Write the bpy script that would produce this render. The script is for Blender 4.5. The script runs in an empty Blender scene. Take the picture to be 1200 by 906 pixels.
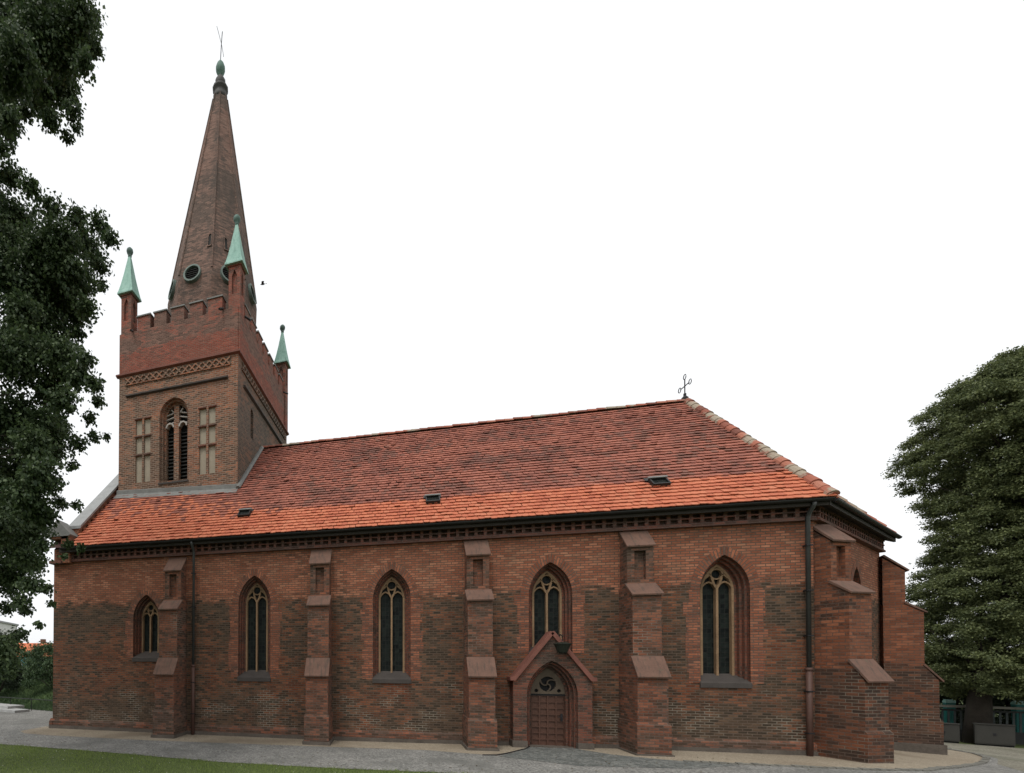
import bpy, bmesh, math, random
import numpy as np
from mathutils import Vector, Matrix
from mathutils.geometry import tessellate_polygon

random.seed(7)
rng = np.random.default_rng(11)
scene = bpy.context.scene
col = scene.collection
rad = math.radians

# ------------------------------------------------------------------ camera
CAM_POS = Vector((13.6708, -18.0920, 2.75))
YAW, PITCH, ROLL = 0.262423, 0.012560, 0.004127
cam = bpy.data.cameras.new('camera')
cam_ob = bpy.data.objects.new('camera', cam)
col.objects.link(cam_ob)
fw = Vector((-math.sin(YAW) * math.cos(PITCH), math.cos(YAW) * math.cos(PITCH), math.sin(PITCH)))
r0 = Vector((math.cos(YAW), math.sin(YAW), 0))
u0 = r0.cross(fw)
rt = math.cos(ROLL) * r0 + math.sin(ROLL) * u0
up = -math.sin(ROLL) * r0 + math.cos(ROLL) * u0
cam_ob.matrix_world = Matrix(((rt.x, up.x, -fw.x, CAM_POS.x), (rt.y, up.y, -fw.y, CAM_POS.y),
                              (rt.z, up.z, -fw.z, CAM_POS.z), (0, 0, 0, 1)))
cam.sensor_width = 36
cam.lens = 583.3 / 1200 * 36
cam.shift_x = (600 - 298.5) / 1200
cam.shift_y = (770.3 - 453) / 1200
cam.clip_end = 2000
scene.camera = cam_ob

# ------------------------------------------------------------------ overcast sky and weak, very soft sun
SUN_EL, SUN_AZ = rad(60), rad(-25)      # azimuth measured from -Y (towards the camera side), negative = from the left
world = bpy.data.worlds.new('World')
scene.world = world
world.use_nodes = True
wn, wl = world.node_tree.nodes, world.node_tree.links
bg = wn['Background']
sky = wn.new('ShaderNodeTexSky')
sky.sky_type = 'NISHITA'
sky.sun_disc = False
sky.sun_elevation = SUN_EL
sky.sun_rotation = math.pi + SUN_AZ * -1
sky.air_density = 1.0
sky.dust_density = 4.0
hs = wn.new('ShaderNodeHueSaturation')
hs.inputs['Saturation'].default_value = 0.04
mx = wn.new('ShaderNodeMix'); mx.data_type = 'RGBA'
mx.inputs['Factor'].default_value = 0.65
mx.inputs['B'].default_value = (10.6, 10.8, 11.0, 1)
wl.new(sky.outputs['Color'], hs.inputs['Color'])
wl.new(hs.outputs['Color'], mx.inputs['A'])
wl.new(mx.outputs['Result'], bg.inputs['Color'])
bg.inputs['Strength'].default_value = 0.13

sd = bpy.data.lights.new('sun', 'SUN')
sd.energy = 1.5
sd.angle = rad(16)
sd.color = (1.0, 0.96, 0.9)
so = bpy.data.objects.new('sun', sd)
col.objects.link(so)
sdir = Vector((math.sin(SUN_AZ) * math.cos(SUN_EL), -math.cos(SUN_AZ) * math.cos(SUN_EL), math.sin(SUN_EL)))
so.rotation_euler = sdir.to_track_quat('Z', 'Y').to_euler()

scene.view_settings.view_transform = 'Standard'
scene.view_settings.look = 'None'
scene.view_settings.gamma = 1
scene.view_settings.use_curve_mapping = False
scene.view_settings.exposure = 0.0

# ------------------------------------------------------------------ helpers
class MB:
    """collects polygons, then links them as ONE mesh object with metre UVs for brick courses"""
    def __init__(self):
        self.v, self.f, self.uv, self.mi = [], [], [], []
    def poly(self, pts, uv=None, mi=0):
        i = len(self.v)
        self.v.extend([tuple(p) for p in pts])
        self.f.append(tuple(range(i, i + len(pts))))
        self.uv.append(uv)
        self.mi.append(mi)
    def box(self, a, b, mp=None, mi=0):
        x0, y0, z0 = a; x1, y1, z1 = b
        P = [(x0, y0, z0), (x1, y0, z0), (x1, y1, z0), (x0, y1, z0), (x0, y0, z1), (x1, y0, z1), (x1, y1, z1), (x0, y1, z1)]
        if mp: P = [mp(*p) for p in P]
        for q in ((0, 1, 5, 4), (1, 2, 6, 5), (2, 3, 7, 6), (3, 0, 4, 7), (4, 5, 6, 7), (3, 2, 1, 0)):
            self.poly([P[k] for k in q], mi=mi)
    def prism(self, prof, mp, a, b, mi=0):
        """profile of 2d points (p,q), extruded along a third coordinate from a to b; mp(p,q,t)->xyz"""
        A = [mp(p, q, a) for p, q in prof]; B = [mp(p, q, b) for p, q in prof]
        n = len(prof)
        self.poly(A, mi=mi); self.poly(B[::-1], mi=mi)
        for k in range(n):
            l = (k + 1) % n
            self.poly([A[l], A[k], B[k], B[l]], mi=mi)
    def holed(self, outer, holes, mp, mi=0):
        loops = [[Vector((p[0], p[1], 0)) for p in outer]] + [[Vector((p[0], p[1], 0)) for p in h] for h in holes]
        flat = [p for l in loops for p in l]
        for t in tessellate_polygon(loops):
            self.poly([mp(flat[k].x, flat[k].y) for k in t], mi=mi)
    def loft(self, A, B, closed=True, mi=0):
        n = len(A)
        for k in range(n if closed else n - 1):
            l = (k + 1) % n
            self.poly([A[k], A[l], B[l], B[k]], mi=mi)
    def lathe(self, prof, c, n=12, axis=None, mi=0):
        """prof: list of (r,z) ; c centre"""
        rings = []
        for r, z in prof:
            rings.append([(c[0] + r * math.cos(2 * math.pi * k / n), c[1] + r * math.sin(2 * math.pi * k / n), c[2] + z) for k in range(n)])
        for a, b in zip(rings, rings[1:]):
            self.loft(a, b, mi=mi)
        self.poly(rings[0][::-1], mi=mi); self.poly(rings[-1], mi=mi)
    def tube(self, pts, r, n=8, mi=0):
        pts = [Vector(p) for p in pts]
        rs = r if isinstance(r, (list, tuple)) else [r] * len(pts)
        rings = []
        for i, p in enumerate(pts):
            d = (pts[min(i + 1, len(pts) - 1)] - pts[max(i - 1, 0)]).normalized()
            a = d.cross(Vector((0, 0, 1)))
            if a.length < 1e-3: a = d.cross(Vector((0, 1, 0)))
            a.normalize(); b = d.cross(a)
            rings.append([p + rs[i] * (math.cos(2 * math.pi * k / n) * a + math.sin(2 * math.pi * k / n) * b) for k in range(n)])
        for a, b in zip(rings, rings[1:]): self.loft(a, b, mi=mi)
        self.poly(rings[0], mi=mi); self.poly(rings[-1][::-1], mi=mi)
    def build(self, name, mat, parent=None, smooth=False, fix=True, merge=True):
        me = bpy.data.meshes.new(name)
        me.from_pydata(self.v, [], self.f)
        uvl = me.uv_layers.new(name='UVMap')
        for p, uv in zip(me.polygons, self.uv):
            if uv is None:
                n = p.normal
                if abs(n.z) < 0.92:
                    l = math.hypot(n.x, n.y); tx, ty = -n.y / l, n.x / l
                    # keep u continuous whatever the facing
                    if tx < -0.3 or (abs(tx) <= 0.3 and ty < 0): tx, ty = -tx, -ty
                    for li in p.loop_indices:
                        c = me.vertices[me.loops[li].vertex_index].co
                        uvl.data[li].uv = (c.x * tx + c.y * ty, c.z)
                else:
                    for li in p.loop_indices:
                        c = me.vertices[me.loops[li].vertex_index].co
                        uvl.data[li].uv = (c.x, c.y)
            else:
                for li, w in zip(p.loop_indices, uv): uvl.data[li].uv = w
        me.polygons.foreach_set('material_index', self.mi)
        for m in (mat if isinstance(mat, (list, tuple)) else [mat]): me.materials.append(m)
        bm = bmesh.new(); bm.from_mesh(me)
        if merge: bmesh.ops.remove_doubles(bm, verts=bm.verts, dist=1e-5)
        if fix: bmesh.ops.recalc_face_normals(bm, faces=bm.faces)
        bm.to_mesh(me); bm.free()
        if smooth: me.polygons.foreach_set('use_smooth', [True] * len(me.polygons))
        o = bpy.data.objects.new(name, me)
        col.objects.link(o)
        if parent: o.parent = parent
        return o

def empty(name, loc, rz=0):
    o = bpy.data.objects.new(name, None); col.objects.link(o)
    o.location = loc; o.rotation_euler = (0, 0, rz); o.empty_display_size = 0.3
    return o
def tag(o, label=None, cat=None, group=None, kind=None):
    if label: o['label'] = label
    if cat: o['category'] = cat
    if group: o['group'] = group
    if kind: o['kind'] = kind
    return o
def copy_tree(o, parent=None):
    c = o.copy(); col.objects.link(c)
    if parent: c.parent = parent
    for ch in list(o.children): copy_tree(ch, c)
    return c
def np_mesh(name, V, F, mat, parent=None, smooth=False):
    """V (n,3) array, F (m,k) array"""
    me = bpy.data.meshes.new(name)
    k = F.shape[1]
    me.vertices.add(len(V)); me.vertices.foreach_set('co', np.asarray(V, np.float32).ravel())
    me.loops.add(F.size); me.loops.foreach_set('vertex_index', F.astype(np.int32).ravel())
    me.polygons.add(len(F)); me.polygons.foreach_set('loop_start', np.arange(0, F.size, k, dtype=np.int32))
    me.update(calc_edges=True); me.validate()
    if smooth: me.polygons.foreach_set('use_smooth', [True] * len(me.polygons))
    me.materials.append(mat)
    o = bpy.data.objects.new(name, me); col.objects.link(o)
    if parent: o.parent = parent
    return o
def sst(a, b, x):
    t = min(1, max(0, (x - a) / (b - a))); return t * t * (3 - 2 * t)
def zg(x, y=0):                     # lie of the land along the church
    return .16 * sst(10, 24, x) - .48 * sst(26, 32.5, x) - .25 * sst(33, 36.5, x)

def arch(cx, a, z0, zs, h, n=10):
    """pointed arch outline, counter-clockwise from bottom left"""
    R = (a * a + h * h) / (2 * a)
    pts = [(cx - a, z0), (cx + a, z0)]
    th = math.asin(min(1, h / R))
    c = a - R
    for k in range(n + 1):
        t = th * k / n
        pts.append((cx + c + R * math.cos(t), zs + R * math.sin(t)))
    for k in range(n - 1, -1, -1):
        t = th * k / n
        pts.append((cx - c - R * math.cos(t), zs + R * math.sin(t)))
    return pts
def inset_arch(cx, a, z0, zs, h, d, dz=None, n=10):
    R = (a * a + h * h) / (2 * a); R2 = R - d
    h2 = math.sqrt(max(1e-4, R2 * R2 - (R - a) ** 2))
    return arch(cx, a - d, z0 + (d if dz is None else dz), zs, h2, n)
def strip2d(mb, pts, w, t0, t1, mp, closed=False):
    """bar of width w following a 2d path, from depth t0 to t1; mp(p,q,t)"""
    P = [Vector((p[0], p[1])) for p in pts]
    n = len(P); L, Rr = [], []
    for i in range(n):
        a = P[i - 1] if (i > 0 or closed) else None
        b = P[(i + 1) % n] if (i < n - 1 or closed) else None
        d1 = (P[i] - a).normalized() if a is not None else None
        d2 = (b - P[i]).normalized() if b is not None else None
        d1 = d1 or d2; d2 = d2 or d1
        n1 = Vector((-d1.y, d1.x)); n2 = Vector((-d2.y, d2.x))
        m = (n1 + n2)
        m = m.normalized() if m.length > 1e-6 else n1
        k = 1 / max(.45, m.dot(n1))
        L.append(P[i] + m * k * w / 2); Rr.append(P[i] - m * k * w / 2)
    rng_ = range(n if closed else n - 1)
    for i in rng_:
        j = (i + 1) % n
        A = [mp(*L[i], t0), mp(*L[j], t0), mp(*Rr[j], t0), mp(*Rr[i], t0)]
        B = [mp(*L[i], t1), mp(*L[j], t1), mp(*Rr[j], t1), mp(*Rr[i], t1)]
        mb.poly(A)
        mb.poly(B[::-1])
        mb.poly([A[0], A[1], B[1], B[0]]); mb.poly([A[3], A[2], B[2], B[3]])
    if not closed:
        for i in (0, n - 1):
            mb.poly([mp(*L[i], t0), mp(*Rr[i], t0), mp(*Rr[i], t1), mp(*L[i], t1)])

# ------------------------------------------------------------------ materials
class NT:
    def __init__(self, name):
        self.m = bpy.data.materials.new(name); self.m.use_nodes = True
        self.n = self.m.node_tree.nodes; self.l = self.m.node_tree.links
        self.b = self.n['Principled BSDF']
        self.b.inputs['Roughness'].default_value = .85
        self.b.inputs['Specular IOR Level'].default_value = .25
    def set(self, s, v):
        if hasattr(v, 'is_output') or isinstance(v, bpy.types.NodeSocket): self.l.new(v, s)
        else: s.default_value = v if not (isinstance(v, tuple) and len(v) == 3 and s.type == 'RGBA') else (*v, 1)
    def node(self, t, **kw):
        n = self.n.new(t)
        for k, v in kw.items(): setattr(n, k, v)
        return n
    def math(self, op, a, b=0, c=0, clamp=False):
        n = self.node('ShaderNodeMath', operation=op, use_clamp=clamp)
        self.set(n.inputs[0], a); self.set(n.inputs[1], b)
        if op in ('MULTIPLY_ADD', 'SMOOTH_MIN'): self.set(n.inputs[2], c)
        return n.outputs[0]
    def pos(self): return self.node('ShaderNodeNewGeometry').outputs['Position']
    def z(self):
        s = self.node('ShaderNodeSeparateXYZ'); self.l.new(self.pos(), s.inputs[0]); return s.outputs
    def noise(self, scale, detail=4, rough=.55, vec=None, stretch=None, lac=2.0):
        n = self.node('ShaderNodeTexNoise'); n.inputs['Scale'].default_value = scale
        n.inputs['Detail'].default_value = detail; n.inputs['Roughness'].default_value = rough
        v = vec or self.pos()
        if stretch:
            m = self.node('ShaderNodeMapping'); m.inputs['Scale'].default_value = stretch
            self.l.new(v, m.inputs['Vector']); v = m.outputs[0]
        self.l.new(v, n.inputs['Vector'])
        return n.outputs['Fac']
    def mix(self, f, a, b, blend='MIX'):
        n = self.node('ShaderNodeMix', data_type='RGBA', blend_type=blend)
        self.set(n.inputs['Factor'], f); self.set(n.inputs['A'], a); self.set(n.inputs['B'], b)
        return n.outputs['Result']
    def ramp(self, f, stops, interp='LINEAR'):
        n = self.node('ShaderNodeValToRGB'); self.l.new(f, n.inputs[0])
        e = n.color_ramp.elements; n.color_ramp.interpolation = interp
        while len(e) < len(stops): e.new(.5)
        for el, (p, c) in zip(e, stops):
            el.position = p
            el.color = (c, c, c, 1) if not isinstance(c, tuple) else (*c, 1)
        return n.outputs['Color']
    def smooth(self, x, lo, hi):
        n = self.node('ShaderNodeMapRange', interpolation_type='SMOOTHSTEP')
        self.set(n.inputs['Value'], x); self.set(n.inputs['From Min'], lo); self.set(n.inputs['From Max'], hi)
        return n.outputs['Result']
    def bump(self, h, strength=.5, dist=.02):
        n = self.node('ShaderNodeBump'); n.inputs['Strength'].default_value = strength; n.inputs['Distance'].default_value = dist
        self.l.new(h, n.inputs['Height']); self.l.new(n.outputs[0], self.b.inputs['Normal'])
    def color(self, c): self.set(self.b.inputs['Base Color'], c)
    def island(self): return self.node('ShaderNodeNewGeometry').outputs['Random Per Island']

def plain(name, c, rough=.6, metal=0, var=.25, scale=3.0, spec=.3, bump=0):
    t = NT(name)
    n = t.noise(scale, 6)
    n2 = t.noise(scale * 9, 4)
    f = t.math('MULTIPLY_ADD', n2, .4, t.math('MULTIPLY', n, .6))
    t.color(t.ramp(f, [(.3, tuple(x * (1 - var) for x in c)), (.7, tuple(min(1, x * (1 + var)) for x in c))]))
    t.b.inputs['Roughness'].default_value = rough; t.b.inputs['Metallic'].default_value = metal
    t.b.inputs['Specular IOR Level'].default_value = spec
    if bump: t.bump(n2, bump, .01)
    return t.m

def brick(name, cols, dark, mortar, course=.085, length=.25, thr=None, zlo=0, zhi=10, mort_light=None, ml_thr=None,
          mort=.010, dark2=None, dscale=.55, pale=None, pale_thr=.66, low=None, gain=1.0, streak=None, grime=None):
    """bricks with per-brick colour, patches of old dark brick whose extent depends on noise and height, pale re-pointed patches"""
    t = NT(name)
    uv = t.node('ShaderNodeUVMap').outputs[0]
    # a slight wobble so that courses are not ruler straight
    b = t.node('ShaderNodeTexBrick')
    b.offset = .5; b.squash = 1
    b.inputs['Scale'].default_value = 1
    b.inputs['Brick Width'].default_value = length; b.inputs['Row Height'].default_value = course
    b.inputs['Mortar Size'].default_value = mort; b.inputs['Mortar Smooth'].default_value = .3
    b.inputs['Bias'].default_value = 0
    b.inputs['Color1'].default_value = (0, 0, 0, 1); b.inputs['Color2'].default_value = (1, 1, 1, 1); b.inputs['Mortar'].default_value = (.5, .5, .5, 1)
    t.l.new(uv, b.inputs['Vector'])
    rnd = t.node('ShaderNodeSeparateColor'); t.l.new(b.outputs['Color'], rnd.inputs[0]); rnd = rnd.outputs[0]
    mf = b.outputs['Fac']
    fine = t.noise(14, 3, .6, stretch=(1, 1, 2.2))
    mid = t.noise(2.2, 5, .6, stretch=(1, 1, 1.8))
    big = t.noise(dscale, 7, .62)
    vfine = t.noise(38, 3, .6, stretch=(.6, .6, 1.2))
    x = t.math('MULTIPLY_ADD', fine, .40, t.math('MULTIPLY_ADD', rnd, .42, t.math('MULTIPLY_ADD', vfine, .35, t.math('MULTIPLY', mid, .35))))
    x = t.math('SUBTRACT', x, .27)
    c = t.ramp(x, [(i / (len(cols) - 1) * .8 + .1, k) for i, k in enumerate(cols)])
    if low:  # darker lower zone: older brick, with shade from trees painted into the colour
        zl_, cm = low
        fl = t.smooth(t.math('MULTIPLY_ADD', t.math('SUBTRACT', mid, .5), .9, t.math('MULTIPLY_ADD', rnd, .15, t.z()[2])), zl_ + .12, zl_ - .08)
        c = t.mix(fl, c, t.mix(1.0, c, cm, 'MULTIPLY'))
    if thr:
        zz = t.math('DIVIDE', t.math('SUBTRACT', t.z()[2], zlo), zhi - zlo)
        zz = t.math('MULTIPLY_ADD', t.math('SUBTRACT', mid, .5), .14, zz)
        th = t.ramp(zz, thr)
        th = t.math('MULTIPLY_ADD', t.math('SUBTRACT', rnd, .5), .17, th)
        th = t.math('MULTIPLY_ADD', t.math('SUBTRACT', fine, .5), .32, th)
        d = t.math('SUBTRACT', t.math('MULTIPLY_ADD', mid, .35, t.math('MULTIPLY', big, .65)), th)
        f = t.smooth(d, -.10, .10)
        dc = t.ramp(t.math('MULTIPLY_ADD', rnd, .6, t.math('MULTIPLY', fine, .5)), [(.2, dark), (.85, dark2 or tuple(k * 1.8 for k in dark))])
        c = t.mix(t.math('MULTIPLY', f, .92), c, dc)
    if grime:
        gf = t.smooth(t.math('MULTIPLY_ADD', fine, .3, t.math('MULTIPLY_ADD', rnd, .1, t.math('MULTIPLY', t.noise(1.5, 7, .68, stretch=(1, 1, 1.35)), .7))), .50, .68)
        c = t.mix(t.math('MULTIPLY', gf, .42), c, grime)
        of = t.smooth(t.math('MULTIPLY_ADD', vfine, .2, t.math('MULTIPLY_ADD', rnd, .2, t.math('MULTIPLY', t.noise(2.6, 6, .65, stretch=(1, 1, 1.5)), .7))), .56, .68)
        c = t.mix(t.math('MULTIPLY', of, .55), c, t.mix(1.0, c, (1.5, 1.42, 1.35), 'MULTIPLY'))
    m = mortar
    if mort_light:
        zz2 = t.math('DIVIDE', t.math('SUBTRACT', t.z()[2], zlo), zhi - zlo)
        th2 = t.ramp(zz2, ml_thr)
        mp = t.smooth(t.math('SUBTRACT', t.noise(.9, 4, .6, vec=None, stretch=(1.0, 1.0, 1.3)), th2), -.06, .09)
        m = t.mix(mp, mortar, mort_light)
    c = t.mix(mf, c, m)
    if pale:
        pf = t.smooth(t.math('MULTIPLY_ADD', fine, .3, t.math('MULTIPLY', t.noise(.8, 6, .7, stretch=(1, 1, 1.6)), .8)), pale_thr - .04, pale_thr + .06)
        c = t.mix(t.math('MULTIPLY', pf, .6), c, pale)
    if streak:
        sf = t.smooth(t.noise(.9, 5, .65, stretch=(1.6, 1.6, .22)), .50, .68)
        c = t.mix(t.math('MULTIPLY', sf, .65), c, streak)
    if gain != 1.0: c = t.mix(1.0, c, (gain, gain, gain), 'MULTIPLY')
    t.color(c)
    h = t.math('MULTIPLY_ADD', mf, -1.0, t.math('MULTIPLY', fine, .6))
    t.bump(h, .75, .015)
    t.b.inputs['Roughness'].default_value = .9
    t.b.inputs['Specular IOR Level'].default_value = .15
    return t.m

RED = [(.13, .046, .028), (.245, .084, .047), (.315, .115, .065), (.36, .155, .092), (.39, .225, .145)]
M = {}
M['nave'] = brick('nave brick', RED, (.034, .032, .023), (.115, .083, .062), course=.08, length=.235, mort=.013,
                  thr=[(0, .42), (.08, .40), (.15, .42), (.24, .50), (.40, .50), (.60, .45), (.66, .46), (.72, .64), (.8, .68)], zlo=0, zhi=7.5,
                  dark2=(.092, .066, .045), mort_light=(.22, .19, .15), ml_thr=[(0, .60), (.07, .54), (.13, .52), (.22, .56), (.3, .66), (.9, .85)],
                  low=(5.2, (.53, .47, .41)), gain=.94, grime=(.125, .085, .055))  # low also carries tree shade on the lower wall as colour
M['butt'] = brick('buttress brick', [(.11, .042, .026), (.185, .066, .038), (.24, .088, .050), (.285, .125, .078)], (.055, .041, .028), (.13, .095, .075), course=.08, length=.23,
                  thr=[(0, .45), (.15, .50), (.35, .56), (.38, .5), (.6, .5), (.66, .56), (.9, .5)], zlo=0, zhi=7.5, dark2=(.12, .085, .068),
                  mort_light=(.22, .18, .145), ml_thr=[(0, .66), (.2, .68), (.36, .75), (.4, .58), (.6, .58), (.66, .8), (.9, .8)], gain=.86, grime=(.125, .085, .062))
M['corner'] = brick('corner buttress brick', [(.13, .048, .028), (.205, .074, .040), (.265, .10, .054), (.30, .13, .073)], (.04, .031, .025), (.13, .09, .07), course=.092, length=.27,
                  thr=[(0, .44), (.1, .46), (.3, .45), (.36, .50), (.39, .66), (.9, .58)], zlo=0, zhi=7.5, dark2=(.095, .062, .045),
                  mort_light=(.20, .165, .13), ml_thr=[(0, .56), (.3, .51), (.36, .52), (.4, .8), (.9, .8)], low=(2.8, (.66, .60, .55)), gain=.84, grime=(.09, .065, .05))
M['rim'] = brick('window surround brick', [(.12, .042, .025), (.215, .072, .040), (.28, .10, .054), (.32, .13, .075)], (.075, .045, .034), (.11, .078, .06), course=.078, length=.25, grime=(.12, .08, .06),
                 thr=[(0, .56), (1, .6)], zlo=0, zhi=7.5, mort=.013)
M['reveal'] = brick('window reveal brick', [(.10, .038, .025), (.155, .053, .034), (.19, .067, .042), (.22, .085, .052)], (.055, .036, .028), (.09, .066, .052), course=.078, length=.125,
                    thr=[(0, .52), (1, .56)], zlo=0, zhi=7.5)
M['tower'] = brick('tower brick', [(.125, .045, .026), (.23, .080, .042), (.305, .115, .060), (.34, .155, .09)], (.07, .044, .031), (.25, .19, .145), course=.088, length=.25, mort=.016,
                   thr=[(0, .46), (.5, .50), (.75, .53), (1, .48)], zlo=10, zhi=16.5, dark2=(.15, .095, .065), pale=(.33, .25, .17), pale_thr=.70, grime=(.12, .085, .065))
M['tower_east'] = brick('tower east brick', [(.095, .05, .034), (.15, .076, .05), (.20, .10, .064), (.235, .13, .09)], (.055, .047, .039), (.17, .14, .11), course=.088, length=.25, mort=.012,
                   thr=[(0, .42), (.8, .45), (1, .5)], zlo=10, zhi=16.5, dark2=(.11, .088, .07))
M['parapet'] = brick('parapet brick', [(.14, .042, .032), (.215, .06, .04), (.265, .075, .05), (.29, .10, .068)], (.085, .055, .044), (.20, .13, .10), course=.08, length=.23,
                     thr=[(0, .66), (.38, .58), (.46, .40), (.60, .42), (.68, .48), (.95, .50), (1, .5)], zlo=16.4, zhi=19.2, dark2=(.20, .125, .10), grime=(.11, .075, .06))
M['spire'] = brick('spire brick', [(.12, .070, .055), (.18, .105, .082), (.225, .135, .105), (.255, .165, .13)], (.07, .054, .045), (.14, .10, .08), course=.088, length=.23,
                   thr=[(0, .47), (.5, .44), (.58, .42), (.63, .60), (.85, .60), (.90, .35), (1, .35)], zlo=20, zhi=34, dark2=(.125, .092, .076), streak=(.065, .055, .048))
M['portal'] = brick('portal brick', [(.09, .037, .026), (.14, .053, .036), (.18, .068, .044), (.21, .085, .055)], (.045, .035, .028), (.11, .08, .062), course=.075, length=.23,
                    thr=[(0, .44), (.3, .50), (1, .48)], zlo=0, zhi=4)
M['frieze'] = brick('frieze brick', [(.12, .05, .037), (.17, .067, .048), (.21, .085, .062)], (.065, .042, .034), (.13, .09, .075), course=.085, length=.28,
                    thr=[(0, .5), (1, .5)], zlo=6, zhi=8)
M['recess_shade'] = brick('recess shade brick', [(.085, .042, .032), (.12, .055, .04)], (.05, .034, .027), (.05, .04, .03), thr=[(0, .5), (1, .5)])  # darker brick behind the frieze bars, recess shade put into its colour
def capmat():
    t = NT('weathering slab sandstone')
    n = t.noise(3.2, 7, .65); st = t.noise(5, 5, .6, stretch=(2.5, .5, .5)); nf = t.noise(30, 3)
    c = t.ramp(t.math('MULTIPLY_ADD', nf, .3, t.math('MULTIPLY', n, .7)), [(.3, (.10, .060, .045)), (.55, (.145, .082, .060)), (.75, (.18, .108, .082))])
    c = t.mix(t.math('MULTIPLY', t.smooth(st, .5, .68), .7), c, (.07, .052, .042))
    c = t.mix(t.math('MULTIPLY', t.smooth(t.noise(6, 6, .7), .58, .68), .5), c, (.085, .085, .055))
    t.color(c); t.bump(nf, .4, .01); t.b.inputs['Roughness'].default_value = .85
    return t.m
M['cap'] = capmat()
M['coping'] = plain('red moulded coping', (.17, .068, .05), .8, var=.25)
M['zinc'] = plain('weathered zinc', (.27, .275, .27), .55, .3, var=.2)
M['lead'] = plain('lead flashing', (.17, .17, .16), .7, .1, var=.3)
M['lead_dark'] = plain('dark collar lead', (.06, .058, .055), .7, var=.35)
M['gutter'] = plain('dark gutter zinc', (.020, .020, .019), .5, .2, var=.3)
M['eave'] = plain('dark eave board', (.03, .025, .02), .85, var=.2)
M['pipe'] = plain('grey downpipe', (.05, .052, .05), .5, .2, var=.2)
M['standpipe'] = plain('red brown standpipe', (.08, .042, .032), .6, .0, var=.2)
M['basestone'] = plain('base stone', (.095, .08, .066), .9, var=.4, scale=2)
M['tracery'] = plain('tracery sandstone', (.235, .15, .085), .85, var=.4, scale=2.2, bump=.3)
M['sill'] = plain('dark sill', (.055, .047, .042), .8, var=.3)
M['plaster'] = plain('panel plaster', (.30, .26, .20), .9, var=.14, scale=1.8)
M['dark'] = plain('dark interior', (.012, .012, .012), .9, var=.2)
M['louvre'] = plain('belfry louvre wood', (.02, .019, .017), .85, var=.3)
M['oculus'] = plain('weathered oculus copper', (.12, .155, .135), .7, var=.35)
M['iron'] = plain('black iron', (.025, .025, .027), .5, .4, var=.2)
M['white_head'] = plain('pale lancet head', (.36, .33, .30), .85, var=.15)
M['lampgreen'] = plain('dark green lamp metal', (.022, .026, .019), .5, .2, var=.2)

def copper(name, c1, c2):
    t = NT(name); n = t.noise(1.3, 6, .6, stretch=(2, 2, .5)); n2 = t.noise(9, 4)
    c = t.ramp(t.math('MULTIPLY_ADD', n2, .35, t.math('MULTIPLY', n, .65)), [(.3, c1), (.65, c2)])
    c = t.mix(t.math('MULTIPLY', t.smooth(t.noise(3.0, 5, .6, stretch=(3, 3, .25)), .52, .66), .45), c, tuple(k * .45 for k in c1))
    t.color(c); t.b.inputs['Roughness'].default_value = .7
    return t.m
M['copper'] = copper('green copper patina', (.16, .31, .255), (.31, .48, .41))
M['copper_old'] = copper('dark weathered copper', (.05, .055, .05), (.12, .20, .17))

def glassmat():
    t = NT('leaded window glass')
    uv = t.node('ShaderNodeUVMap').outputs[0]
    m = t.node('ShaderNodeMapping'); m.inputs['Scale'].default_value = (1, 1, 1)
    t.l.new(uv, m.inputs['Vector'])
    b = t.node('ShaderNodeTexBrick'); b.offset = 0
    b.inputs['Scale'].default_value = 1; b.inputs['Brick Width'].default_value = .115; b.inputs['Row Height'].default_value = .15
    b.inputs['Mortar Size'].default_value = .008
    b.inputs['Color1'].default_value = (.006, .008, .008, 1); b.inputs['Color2'].default_value = (.016, .021, .018, 1); b.inputs['Mortar'].default_value = (.022, .022, .02, 1)
    t.l.new(m.outputs[0], b.inputs['Vector'])
    t.color(b.outputs['Color'])
    t.b.inputs['Roughness'].default_value = .45
    t.b.inputs['Specular IOR Level'].default_value = .08
    sep = t.node('ShaderNodeSeparateColor'); t.l.new(b.outputs['Color'], sep.inputs[0])
    t.bump(t.math('MULTIPLY_ADD', sep.outputs[1], 9, t.noise(11, 2)), .6, .03)
    return t.m
M['glass'] = glassmat()

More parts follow.
